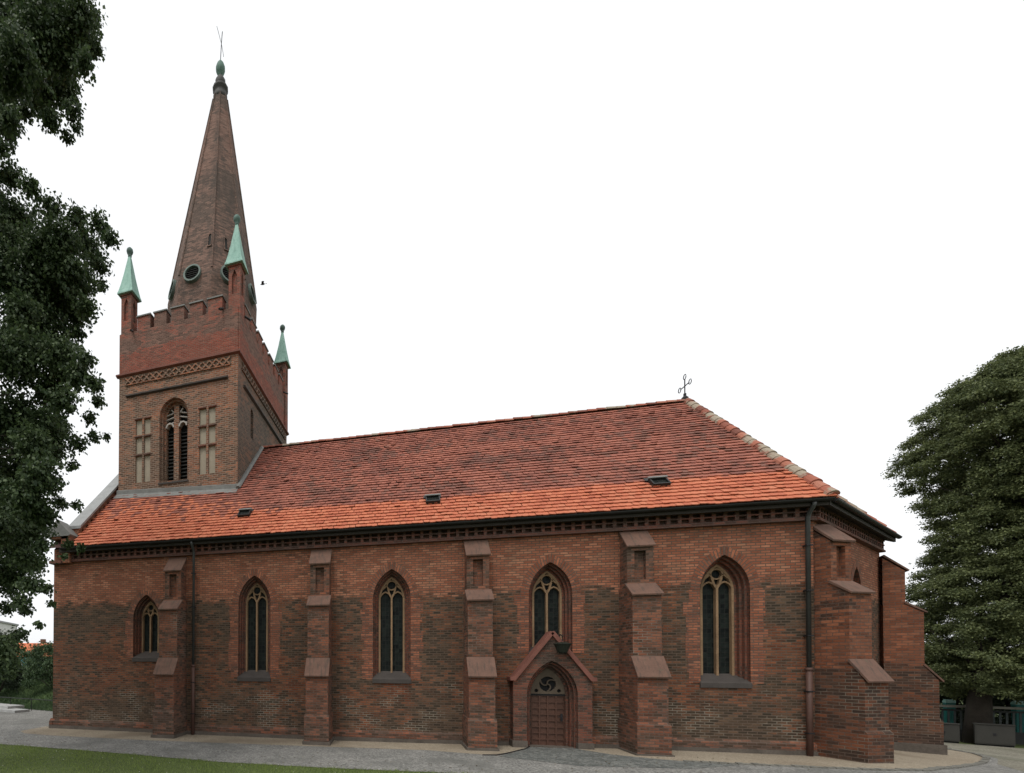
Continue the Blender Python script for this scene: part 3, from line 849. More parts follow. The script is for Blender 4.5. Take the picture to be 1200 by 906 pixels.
# roof hatches
def hatch(x, t):
    o = e0 + Vector((x, 0, 0)) + s_s * t
    n = Vector((1, 0, 0)).cross(s_s)
    p = lambda a, b, w: o + Vector((a, 0, 0)) + s_s * b + n * w
    m = MB()
    m.box((-.24, -.22, 0), (.24, -.17, .15), p); m.box((-.24, .17, 0), (.24, .22, .16), p)
    m.box((-.24, -.17, 0), (-.20, .17, .155), p); m.box((.20, -.17, 0), (.24, .17, .155), p)
    h = m.build('roof_hatch', M['gutter'], C)
    g = MB(); g.poly([p(-.2, -.17, .10), p(.2, -.17, .10), p(.2, .17, .10), p(-.2, .17, .10)]); g.build('pane', M['glass'], h)
    ld = MB(); ld.box((-.27, .16, .16), (.27, .25, .19), p); ld.build('lid', M['lead'], h)
    ld = MB(); ld.box((-.30, .22, .05), (.30, .42, .066), p); ld.build('flashing', M['gutter'], h)
for x, t in ((8.17, 1.58), (15.2, 1.53), (22.09, 1.53)): hatch(x, t)

# west gable parapet with coping and kneeler block
def wroof(y): return HE + SL * (y + OV)
mb = MB()
pr = [(-.25, 6.9), (-.25, 8.0), (.35, 8.0), (.35, wroof(.35) + .32), (D, HR + .3), (2 * D - .35, wroof(.35) + .32), (2 * D + .25, 8.0), (2 * D + .25, 6.9)]
mb.prism(pr, lambda p, q, t: (t, p, q), .52, .93)
mb.build('gable_parapet', M['nave'], C)
mb = MB()
th = .09
mb.prism([(.30, wroof(.30) + .30), (D, HR + .30), (D, HR + .42), (.30, wroof(.30) + .42)], lambda p, q, t: (t, p, q), .44, 1.06)
mb.prism([(2 * D - .30, wroof(.30) + .30), (D, HR + .30), (D, HR + .42), (2 * D - .30, wroof(.30) + .42)], lambda p, q, t: (t, p, q), .44, 1.06)
mb.build('gable_coping', M['zinc'], C)
mb = MB()
mb.prism([(-.06, 8.0), (.93, 8.0), (1.0, 8.06), (.36, 8.72), (-.1, 8.2)], lambda p, q, t: (p, t, q), -.32, .42)
mb.build('kneeler_coping', M['lead'], C)
mb = MB(); mb.prism([(0, 7.9), (.9, 7.9), (.36, 8.6)], lambda p, q, t: (p, t, q), -.25, .36); mb.build('kneeler', M['nave'], C)
mb = MB(); mb.box((-.02, -.31, 6.88), (.56, 0.0, 7.0)); mb.build('corbel', M['frieze'], C)

# ridge cross over the apse
mb = MB()
mb.lathe([(.11, 0), (.12, .12), (.05, .2), (.05, .3)], (XR - .05, D, HR + .05), 10)
mb.tube([(XR - .05, D, HR + .3), (XR - .05, D, HR + .94)], .022, 6)
mb.build('cross_finial', M['iron'], C)
cf = MB()
bx = XR - .05; cy_ = HR + .66
e_ = Vector((-.05, 1, 0)).normalized()
pt = lambda a, b: (bx + e_.x * a, D + e_.y * a, cy_ + b)
cf.tube([pt(-.28, -.0), pt(.28, .0)], .02, 6)
for a, b in ((-.34, .0), (.34, .0), (0, .38)):
    cf.tube([pt(a + .085 * math.cos(q), b + .10 * math.sin(q)) for q in [2 * math.pi * k / 10 for k in range(11)]], .016, 5)
cf.build('cross_arm', M['iron'], bpy.data.objects['cross_finial'])

# ---- downpipes
def downpipe(x, ztop=7.4, zmid=2.65):
    m = MB()
    z0 = zg(x)
    m.tube([(x, -.42, ztop), (x, -.38, ztop - .10), (x, -.22, ztop - .26), (x, -.17, ztop - .38), (x, -.17, zmid)], .052, 10)
    p = m.build('downpipe', M['pipe'], C, smooth=True)
    s = MB(); s.tube([(x, -.17, zmid), (x, -.17, z0 - .1)], .07, 10); s.lathe([(.07, 0), (.09, .02), (.09, .08), (.06, .1)], (x, -.17, zmid - .05), 10)
    s.build('standpipe', M['standpipe'], p, smooth=True)
    for z in (6.2, 4.9, 3.6, 2.0, .8):
        b = MB(); b.box((x - .075, -.245, z), (x + .075, -.095, z + .035)); b.box((x - .02, -.1, z), (x + .02, .01, z + .03)); b.build('bracket', M['iron'], p)
downpipe(6.40); downpipe(25.33)

# ---- portal
cx = PORT['cx']; yF = -.4
pt_ = MB()
hwP = 1.12; zsh, zap = 2.36, 3.72
o0 = arch(cx, PORT['a'], -.3, PORT['zs'], PORT['h'])
pt_.holed([(cx - hwP, -.4), (cx + hwP, -.4), (cx + hwP, zsh), (cx, zap), (cx - hwP, zsh)], [o0], lambda x, z: (x, yF, z))
A = [(cx - hwP, -.4), (cx + hwP, -.4), (cx + hwP, zsh), (cx, zap), (cx - hwP, zsh)]
pt_.loft([(x, yF, z) for x, z in A], [(x, .01, z) for x, z in A])
prev = None
ds = [(0, yF, yF + .13), (.0725, yF + .13, yF + .26), (.145, yF + .26, .03), (.215, .03, .14)]
for d, t0, t1 in ds:
    o = o0 if d == 0 else [(x, -.3 if z <= .01 else z) for x, z in inset_arch(cx, PORT['a'], 0, PORT['zs'], PORT['h'], d, dz=0)]
    Aq = [(x, t0, z) for x, z in o]; Bq = [(x, t1, z) for x, z in o]
    if prev: pt_.loft(prev, Aq)
    pt_.loft(Aq, Bq); prev = Bq
portal = pt_.build('portal', M['portal'], C, fix=False)
cp = MB()
for s in (-1, 1):
    strip2d(cp, [(cx + s * (hwP + .10), zsh - .06), (cx + s * (hwP - .02), zsh - .06), (cx, zap + .06)] if s < 0 else [(cx, zap + .06), (cx + s * (hwP - .02), zsh - .06), (cx + s * (hwP + .10), zsh - .06)], .12, yF - .09, .0, lambda p, q, t: (p, t, q))
cp.build('gable_coping', M['coping'], portal)
bs = MB()
for s in (-1, 1):
    bs = MB(); bs.box((cx + s * .93 - .22, yF - .05, -.3), (cx + s * .93 + .22, 0, zg(cx) + .2)); bs.build('base_stone', M['basestone'], portal)
# roll mouldings in the steps
rm = MB()
for d, y in ((.0725, yF + .13), (.145, yF + .26)):
    o = inset_arch(cx, PORT['a'], zg(cx), PORT['zs'], PORT['h'], d - .02, dz=0)
    rm.tube([(x, y, z) for x, z in o[1:] + o[:1]], .028, 6)
rm.build('roll_moulding', M['reveal'], portal)
# tympanum with pierced tracery
iw = PORT['a'] - .215
tri_ = [(x, z) for x, z in inset_arch(cx, PORT['a'], 1.80, PORT['zs'], PORT['h'], .216, dz=0)]
tri_[0] = (tri_[0][0], 1.78); tri_[1] = (tri_[1][0], 1.78)
tri2 = [p for p in tri_ if p[1] >= 1.779]
ty = MB()
def circ(x, z, r, n=18): return [(x + r * math.cos(2 * math.pi * k / n), z + r * math.sin(2 * math.pi * k / n)) for k in range(n)]
holes = [circ(cx, 2.12, .245), circ(cx - .33, 1.905, .06, 10), circ(cx + .33, 1.905, .06, 10)]
out = [(cx - iw + .002, 1.79), (cx + iw - .002, 1.79)] + [p for p in tri_[2:] if p[1] > 1.80]
ty.holed(out, holes, lambda x, z: (x, .05, z))
for h in holes: ty.loft([(x, .05, z) for x, z in h], [(x, .13, z) for x, z in h])
# swirling fish-bladder bars in the circle
for k in range(3):
    a0 = 2 * math.pi * k / 3 + .5
    pts = []
    for j in range(7):
        f = j / 6; r = .24 * f; pts.append((cx + r * math.cos(a0 + 1.6 * (1 - f)), 2.12 + r * math.sin(a0 + 1.6 * (1 - f))))
    strip2d(ty, pts, .035, .055, .12, lambda p, q, t: (p, t, q))
ty.build('tympanum', plain('tympanum stone', (.10, .077, .055), .85, var=.25, scale=4), portal)
tg = MB(); tg.box((cx - iw, .131, 1.78), (cx + iw, .14, 2.75)); tg.build('tympanum_glass', M['dark'], portal)
dd = MB()
z0 = zg(cx)
dw = iw - .02
dd.box((cx - dw, .085, z0 + .01), (cx + dw, .13, 1.74))
nx, nz = 4, 8
for i in range(nx + 1):
    x = cx - dw + 2 * dw * i / nx; dd.box((max(x - .022, cx - dw), .048, z0 + .01), (min(x + .022, cx + dw), .0848, 1.74))
for j in range(nz + 1):
    z = z0 + .01 + (1.73 - z0) * j / nz; dd.box((cx - dw, .052, max(z - .02, z0 + .01)), (cx + dw, .0847, min(z + .02, 1.74)))
door = dd.build('door', plain('brown door wood', (.078, .037, .024), .6, var=.25, scale=3), portal)
dl = MB(); dl.box((cx - iw, .04, 1.74), (cx + iw, .13, 1.80)); dl.build('lintel', M['dark'], portal)
hd = MB(); hd.box((cx + dw - .12, .03, z0 + .82), (cx + dw - .06, .047, z0 + 1.06)); hd.tube([(cx + dw - .09, .03, z0 + .95), (cx + dw - .09, -.01, z0 + .95), (cx + dw - .2, -.01, z0 + .95)], .012, 6)
hd.build('door_handle', M['iron'], portal)
dsn = MB(); dsn.box((cx - iw - .1, -.32, z0 - .2), (cx + iw + .1, .15, z0 + .025)); dsn.build('doorstep', M['basestone'], portal)

# ------------------------------------------------------------------ the tower (parts of the church)
TR = -.064; TO = Vector((1.1916, 3.1064, 0)); TU = Vector((math.cos(TR), math.sin(TR), 0)); TV = Vector((-TU.y, TU.x, 0))
TW, TD = 6.0878, 8.2335
def T(u, v, z):
    p = TO + TU * u + TV * v; return (p.x, p.y, z)
fS = lambda u, z, t=0: T(u, t, z)
fE = lambda v, z, t=0: T(TW - t, v, z)
ZB, ZS = 7.5, 16.42
BELL = (2.93, .73, 11.15, 14.2, .78)
def panel_holes(u0, u1):
    m = (u0 + u1) / 2; g = .05; H = []
    for a, b in ((u0, m - g), (m + g, u1)):
        for z0, z1 in ((11.25, 12.5), (12.62, 13.38), (13.5, 14.22)): H.append([(a, z0), (b, z0), (b, z1), (a, z1)])
    return H
PH = panel_holes(.93, 1.72) + panel_holes(4.23, 5.02)
mb = MB()
mb.holed([(0, ZB), (TW, ZB), (TW, 15.98), (0, 15.98)], [arch(*BELL)] + PH, lambda u, z: fS(u, z))
mb.poly([fS(0, 15.98), fS(TW, 15.98), fS(TW, ZS), fS(0, ZS)])
for h in PH: mb.loft([fS(u, z) for u, z in h], [fS(u, z, .13) for u, z in h])
mb.poly([T(0, 0, ZB), T(0, TD, ZB), T(0, TD, ZS), T(0, 0, ZS)]); mb.poly([T(0, TD, ZB), T(TW, TD, ZB), T(TW, TD, ZS), T(0, TD, ZS)])
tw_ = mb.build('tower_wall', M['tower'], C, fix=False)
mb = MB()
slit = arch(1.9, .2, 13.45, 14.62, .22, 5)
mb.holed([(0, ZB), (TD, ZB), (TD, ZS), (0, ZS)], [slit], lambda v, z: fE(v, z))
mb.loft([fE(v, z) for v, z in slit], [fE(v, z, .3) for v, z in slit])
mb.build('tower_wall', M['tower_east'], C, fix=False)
mb = MB(); mb.poly([fE(v, z, .28) for v, z in slit]); mb.build('slit_window', M['dark'], C)
for h in PH:
    mb = MB(); mb.poly([fS(u, z, .07) for u, z in [(h[0][0] - .02, h[0][1] - .02), (h[1][0] + .02, h[1][1] - .02), (h[2][0] + .02, h[2][1] + .02), (h[3][0] - .02, h[3][1] + .02)]]); mb.build('blind_panel', M['plaster'], C)
# sills of the blind panels
for u0, u1 in ((.93, 1.72), (4.23, 5.02)):
    for z in (12.5, 13.38, 14.22):
        for a, b in ((u0 - .05, (u0 + u1) / 2 - .06), ((u0 + u1) / 2 + .06, u1 + .05)):
            mb = MB(); mb.prism([(-.05, z + .02), (.05, z + .0), (.05, z + .11), (-.05, z + .06)], lambda p, q, t: T(t, p, q), a, b); mb.build('panel_ledge', M['frieze'], C)
# belfry window
mb = MB(); prev = None
for d, t0, t1 in ((0, 0, .16), (.09, .16, .32), (.18, .32, .6)):
    o = arch(*BELL) if d == 0 else inset_arch(*BELL, d, dz=.05 * d / .09)
    Aq = [fS(u, z, t0) for u, z in o]; Bq = [fS(u, z, t1) for u, z in o]
    if prev: mb.loft(prev, Aq)
    mb.loft(Aq, Bq); prev = Bq
bw = mb.build('belfry_window', M['tower'], C, fix=False)
mb = MB()
bc = BELL[0]
strip2d(mb, [(bc, 11.2), (bc, 14.75)], .26, .28, .5, fS)
mb.build('mullion', M['tower'], bw)
for s in (-1, 1):
    lc = bc + s * .335; mb = MB()
    strip2d(mb, arch(lc, .19, 13.55, 13.75, .2, 6)[2:], .07, .26, .5, fS)
    mb.build('lancet_head', M['white_head'], bw)
mb = MB()
for s in (-1, 1):
    for q in (13.98, 14.22, 14.42):
        strip2d(mb, [(bc + s * .1, q + .05), (bc + s * .55, q - .06)], .045, .34, .44, fS)
    strip2d(mb, [(bc, 14.3), (bc + s * .3, 14.62)], .05, .34, .46, fS)
mb.build('belfry_tracery', M['white_head'], bw)
mb = MB()
o = inset_arch(*BELL, .17, dz=.05)
mb.poly([fS(u, z, .58) for u, z in o]); mb.build('belfry_dark', M['dark'], bw)
for s in (-1, 1):
    mb = MB()
    for k in range(14):
        z = 11.3 + k * .17
        mb.prism([(.46, z), (.56, z + .11), (.565, z + .09), (.465, z - .02)], lambda p, q, t: T(t, p, q), bc + s * .335 - .2, bc + s * .335 + .2)
    mb.build('louvre', M['louvre'], bw)
mb = MB(); mb.prism([(-.05, 11.02), (.6, 11.02), (.6, 11.25), (-.05, 11.1)], lambda p, q, t: T(t, p, q), bc - .76, bc + .76); mb.build('sill', M['sill'], bw)
# ledges and string courses
mb = MB()
for a, b, z0, z1, d in ((.42, 5.62, 15.36, 15.47, .11), ):
    mb.prism([(-d, z0 + .05), (.01, z0), (.01, z1 + .04), (-d, z1)], lambda p, q, t: T(t, p, q), a, b)
mb.build('ledge', M['sill'], C); mb = MB()
mb.prism([(-.11, 15.3), (.01, 15.24), (.01, 15.4), (-.11, 15.36)], lambda p, q, t: T(TW - p, t, q), .7, 7.4)
mb.build('ledge', M['sill'], C)
mb = MB()
zs_ = ZS
for a, b in ((-.12, 0.0), ):
    pr = [(a, zs_ + .03), (.02, zs_ - .03), (.02, zs_ + .16), (a, zs_ + .10)]
    mb.prism(pr, lambda p, q, t: T(t, p, q), -.12, TW + .12)
    mb.prism(pr, lambda p, q, t: T(TW - p, t, q), 0.0, TD + .12)
    mb.prism(pr, lambda p, q, t: T(p, t, q), 0.0, TD + .12)
mb.build('string_course', M['coping'], C)
# lattice band of crossed bricks
mb = MB()
def lattice(fm, a, b, z0, z1):
    n = int((b - a) / .33); p = (b - a) / n
    for k in range(n):
        x0, x1 = a + k * p, a + (k + 1) * p
        strip2d(mb, [(x0, z0), (x1, z1)], .065, -.055, .0, fm); strip2d(mb, [(x0, z1), (x1, z0)], .065, -.053, .0, fm)
    strip2d(mb, [(a, z0 - .03), (b, z0 - .03)], .05, -.058, 0, fm)
lattice(fS, .35, 5.72, 16.0, 16.33); mb.build('lattice_frieze', M['tower'], C)
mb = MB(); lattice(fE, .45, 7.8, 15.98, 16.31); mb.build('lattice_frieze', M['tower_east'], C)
mb = MB(); mb.poly([fS(.3, 15.97, -.004), fS(5.77, 15.97, -.004), fS(5.77, 16.36, -.004), fS(.3, 16.36, -.004)]); mb.poly([fE(.4, 15.95, -.004), fE(7.85, 15.95, -.004), fE(7.85, 16.34, -.004), fE(.4, 16.34, -.004)])
mb.build('lattice_ground', plain('dark recessed mortar', (.125, .085, .06), .95, var=.3), C)
# parapet ring
mb = MB()
zp0, zp1 = ZS + .05, 18.5
ring_o = [(0, 0), (TW, 0), (TW, TD), (0, TD)]; tk = .4
ring_i = [(tk, tk), (TW - tk, tk), (TW - tk, TD - tk), (tk, TD - tk)]
mb.loft([T(u, v, zp0) for u, v in ring_o], [T(u, v, zp1) for u, v in ring_o])
mb.loft([T(u, v, zp0) for u, v in ring_i], [T(u, v, zp1) for u, v in ring_i])
mb.loft([T(u, v, zp1) for u, v in ring_o], [T(u, v, zp1) for u, v in ring_i])
mb.poly([T(u, v, 17.6) for u, v in ring_i])
mb.build('parapet', M['parapet'], C)
def merlon(box0, box1):
    m = MB(); m.box(box0, box1, T); o = m.build('merlon', M['parapet'], C)
    k = MB(); a, b = box0, box1
    k.box((a[0] - .04, a[1] - .05, b[2]), (b[0] + .04, b[1] + .05, b[2] + .06), T); k.build('merlon_coping', M['lead'], o)
for a, b in ((.98, 1.67), (1.88, 2.52), (2.78, 3.43), (3.74, 4.36), (4.62, 5.32)):
    merlon((a, 0, 18.5), (b, tk, 19.12)); merlon((a, TD - tk, 18.5), (b, TD, 19.12))
for k in range(7):
    v = .85 + k * .96
    merlon((TW - tk, v, 18.5), (TW, v + .66, 19.12)); merlon((0, v, 18.5), (tk, v + .66, 19.12))
# drain spouts
def spout(u, v, du, dv):
    m = MB(); m.tube([T(u, v, 18.55), T(u + du * .28, v + dv * .28, 18.36)], .05, 6); m.build('spout', M['gutter'], C)
spout(.72, -.02, .35, -1); spout(5.36, -.02, -.2, -1); spout(TW + .02, .75, 1, .3); spout(TW + .02, 7.4, 1, -.3)

# corner pinnacles
def pinnacle(u, v, hw=.275):
    m = MB(); z0, z1 = 16.6, 20.45
    hole = [(-.12, 19.15), (.12, 19.15), (.12, 19.95), (0.0, 20.22), (-.12, 19.95)]
    faces = [lambda a, z, t=0: T(u + a, v - hw + t, z), lambda a, z, t=0: T(u + hw - t, v + a, z), lambda a, z, t=0: T(u - a, v + hw - t, z), lambda a, z, t=0: T(u - hw + t, v - a, z)]
    for fm in faces:
        m.holed([(-hw, z0), (hw, z0), (hw, z1), (-hw, z1)], [hole], lambda a, z: fm(a, z))
        m.loft([fm(a, z) for a, z in hole], [fm(a, z, .1) for a, z in hole]); m.poly([fm(a, z, .1) for a, z in hole])
    m.box((u - hw - .045, v - hw - .045, 20.36), (u + hw + .045, v + hw + .045, 20.46), T)
    p = m.build('pinnacle', M['parapet'], C, fix=False)
    k = MB(); prev = None
    for z, r in ((20.42, .42), (20.48, .415), (20.60, .375), (20.95, .30), (21.5, .20), (22.1, .105), (22.42, .055)):
        rg = [T(u + r * a, v + r * b, z) for a, b in ((-1, -1), (1, -1), (1, 1), (-1, 1))]
        if prev: k.loft(prev, rg)
        else: k.poly(rg)
        prev = rg
    k.poly(prev); k.build('copper_cap', M['copper'], p)
    b = MB(); c = Vector(T(u, v, 0))
    b.lathe([(.06, 22.40), (.10, 22.46), (.06, 22.52), (.13, 22.58), (.165, 22.68), (.15, 22.78), (.08, 22.86), (.02, 22.88)], c, 10); b.build('ball_finial', M['copper_old'], p, smooth=True)
for u in (.34, TW - .20):
    for v in (.30, TD - .30): pinnacle(u, v)

# spire
def axis_u(z): return 3.06 + (z - 22.7) * .035
SV = TD / 2
def octa(z, ap):
    R_ = ap / math.cos(math.pi / 8)
    return [T(axis_u(z) + R_ * math.cos(math.pi / 8 + k * math.pi / 4), SV + R_ * math.sin(math.pi / 8 + k * math.pi / 4), z) for k in range(8)]
def apo(z): return 2.10 - (z - 22.7) * .166
mb = MB()
lv = [(17.6, 2.2), (22.0, apo(22.0))] + [(z, apo(z)) for z in (24.5, 27, 29.2)] + [(33.25, apo(33.25))]
prev = None
for z, ap in lv:
    o = octa(z, ap)
    if prev: mb.loft(prev, o)
    prev = o
mb.poly(prev)
spire = mb.build('spire', M['spire'], C)
mb = MB()
for k in range(8):
    mb.tube([octa(z, apo(z) + .005)[k] for z in (22.3, 26, 30, 33.2)], [.05, .05, .045, .035], 6)
mb.build('spire_rib', M['spire'], spire)
# oculi on the spire faces
for k in range(8):
    ang = k * math.pi / 4; z = 22.15
    d = TU * math.cos(ang) + TV * math.sin(ang)
    tan = Vector((-d.y, d.x, 0))
    c = Vector(T(axis_u(z), SV, z)) + d * apo(z)
    upv = (Vector((0, 0, 1)) - d * .166).normalized(); n = tan.cross(upv)
    if n.dot(d) < 0: n = -n
    if k == 6: c = c - TU * .12
    m = MB()
    for ra_, rb_, t0, t1 in ((.47, .385, -.05, .13),):
        N_ = 24
        q = [(math.cos(2 * math.pi * i / N_), math.sin(2 * math.pi * i / N_)) for i in range(N_)]
        P = lambda r, t: [c + tan * a * r + upv * b * r + n * t for a, b in q]
        m.loft(P(ra_, t0), P(ra_, t1)); m.loft(P(ra_, t1), P(rb_, t1)); m.loft(P(rb_, t1), P(rb_, t0))
    oc = m.build('oculus_window', M['oculus'], spire)
    m = MB(); m.poly(P(.395, .012)); m.build('oculus_dark', M['dark'], spire)
    m = MB()
    for b in (-.24, -.12, 0, .12, .24):
        w_ = math.sqrt(.385 ** 2 - b * b); m.box((-w_, b - .012, .02), (w_, b + .012, .06), lambda x, y, zz: c + tan * x + upv * y + n * zz)
    m.build('oculus_slat', M['louvre'], spire)
# small blind lancets a little higher
for k in (6, 7):
    ang = k * math.pi / 4 + (.33 if k == 6 else 0); z = 23.85
    d0 = TU * math.cos(k * math.pi / 4) + TV * math.sin(k * math.pi / 4); tan = Vector((-d0.y, d0.x, 0))
    c = Vector(T(axis_u(z), SV, z)) + d0 * apo(z) + tan * (.62 if k == 6 else -.1)
    upv = (Vector((0, 0, 1)) - d0 * .166).normalized(); n = d0
    m = MB(); strip2d(m, arch(0, .1, -.3, .25, .2, 5), .05, -.03, .05, lambda p, q, t: c + tan * p + upv * q + n * t, closed=True); lo = m.build('lancet_niche', M['spire'], spire)
    m = MB(); m.poly([c + tan * p + upv * q + n * .012 for p, q in arch(0, .1, -.3, .25, .2, 5)]); m.build('lancet_recess', M['louvre'], spire)
# finial
ft = Vector(T(axis_u(33.3), SV, 0))
mb = MB()
mb.lathe([(.385, 33.1), (.39, 33.3), (.33, 33.5), (.33, 33.60), (.42, 33.66), (.43, 33.76), (.26, 33.86)], ft, 12)
mb.lathe([(.22, 33.85), (.27, 34.0), (.28, 34.2), (.2, 34.33), (.13, 34.46)], ft, 12)
mb.build('spire_collar', M['lead_dark'], spire, smooth=True)
mb = MB(); mb.lathe([(.10, 34.42), (.11, 34.52), (.19, 34.62), (.25, 34.78), (.25, 34.95), (.18, 35.15), (.09, 35.28), (.04, 35.36)], ft, 14)
mb.build('copper_orb', copper('bright copper orb', (.07, .12, .10), (.14, .23, .19)), spire, smooth=True)
mb = MB(); mb.tube([ft + Vector((0, 0, 35.35)), ft + Vector((.05, 0, 36.3)), ft + Vector((.10, 0, 36.9))], .022, 5); mb.tube([ft + Vector((.18, 0, 35.5)), ft + Vector((.06, 0, 36.2)), ft + Vector((-.22, 0, 37.3))], .014, 5)
mb.build('lightning_rod', M['iron'], spire)
# lead flashing where the tower meets the roof
mb = MB()
def rz(u, v):
    p = T(u, v, 0); return wroof(min(p[1], 2 * D - p[1]))
for a, b in ((-.06, TW + .06),):
    A = [T(a, -.06, rz(a, -.06) + .02), T(b, -.06, rz(b, -.06) + .02), T(b, -.06, rz(b, -.06) + .26), T(a, -.06, rz(a, -.06) + .26)]
    B = [T(a, .02, A[0][2]), T(b, .02, A[1][2]), T(b, .02, A[2][2] + .05), T(a, .02, A[3][2] + .05)]
    mb.loft(A, B); mb.poly(A)
    q = [T(a, -.34, rz(a, -.34) + .05), T(b, -.34, rz(b, -.34) + .05), T(b, -.05, rz(b, -.05) + .06), T(a, -.05, rz(a, -.05) + .06)]
    q2 = [Vector(p) + Vector((0, 0, .02)) for p in q]
    mb.poly(q2); mb.loft(q, q2)
mb.build('tower_flashing', M['lead'], C)
mb = MB()
ys = [v for v in (-.05, 1, 2, 3.15)]
mb.tube([T(TW + .06, v, rz(TW, v) + .12) for v in (-.1, .8, 1.7, 2.6, 3.3)], .10, 6)
mb.build('tower_flashing', M['lead'], C)

# ---- lamp on the portal gable (a thing of its own)
lamp = empty('wall_lamp', (18.87, -.4, 3.2))
tag(lamp, 'dark green bucket shaped lamp hung in front of the portal gable above the door', 'lamp')
mb = MB()
lx, ly = .0, -.35
mb.lathe([(.11, -.08), (.13, -.07), (.225, .17), (.25, .185), (.25, .21), (.1, .25), (.02, .26)], (lx, ly, 0), 14); mb.build('lamp_shade', M['lampgreen'], lamp)
mb = MB(); mb.tube([(lx, .06, .42), (lx, -.15, .5), (lx, ly, .44), (lx, ly, .28)], .018, 6); mb.box((lx - .05, .02, .34), (lx + .05, .06, .5)); mb.build('lamp_bracket', M['iron'], lamp)
mb = MB(); mb.lathe([(.10, -.095), (.105, -.078)], (lx, ly, 0), 14); mb.build('lamp_lens', M['glass'], lamp)

# ------------------------------------------------------------------ vegetation
def leaves(n, centres, radii, size, droop=.5, seed=1, flat=.6, aspect=.62, shell=.35):
    """many folded leaf faces scattered in leaf clumps; returns V, F"""
    g = np.random.default_rng(seed)
    centres = np.asarray(centres, float); radii = np.asarray(radii, float)
    if radii.ndim == 1: radii = np.repeat(radii[:, None], 3, 1)
    vol = np.prod(radii, 1) ** .75; idx = g.choice(len(centres), n, p=vol / vol.sum())
    d = g.normal(size=(n, 3)); d /= np.linalg.norm(d, axis=1)[:, None]
    r = g.uniform(0, 1, n) ** shell
    # lumpy outline
    r *= .75 + .35 * np.sin(d[:, 0] * 5 + idx * 1.7) * np.sin(d[:, 2] * 6 + idx) + g.normal(0, .08, n)
    p = centres[idx] + d * r[:, None] * radii[idx]
    s = size * g.uniform(.7, 1.3, n)
    # leaf axis: outwards and drooping
    ax = d * .7 + g.normal(0, .55, (n, 3)); ax[:, 2] -= droop; ax /= np.linalg.norm(ax, axis=1)[:, None]
    nn = g.normal(0, 1 - flat, (n, 3)) + np.array([0, 0, 1]) * flat + d * .3
    sd_ = np.cross(ax, nn); sd_ /= np.linalg.norm(sd_, axis=1)[:, None] + 1e-9
    nn = np.cross(sd_, ax)
    L_ = s[:, None]; W_ = s[:, None] * aspect * .5
    base = p - ax * L_ * .5; tip = p + ax * L_ * .5
    m = p - ax * L_ * .05
    lft = m + sd_ * W_ + nn * L_ * .10; rgt = m - sd_ * W_ + nn * L_ * .10
    V = np.stack([base, rgt, tip, lft], 1).reshape(-1, 3)
    F = (np.arange(n) * 4)[:, None] + np.array([0, 1, 2, 3])
    F = np.concatenate([F[:, [0, 1, 2]], F[:, [0, 2, 3]]], 1).reshape(-1, 3)
    return V, F
def branches(name, parent, segs, mat):
    m = MB()
    for pts, r in segs: m.tube(pts, r, 8)
    return m.build(name, mat, parent, smooth=True)

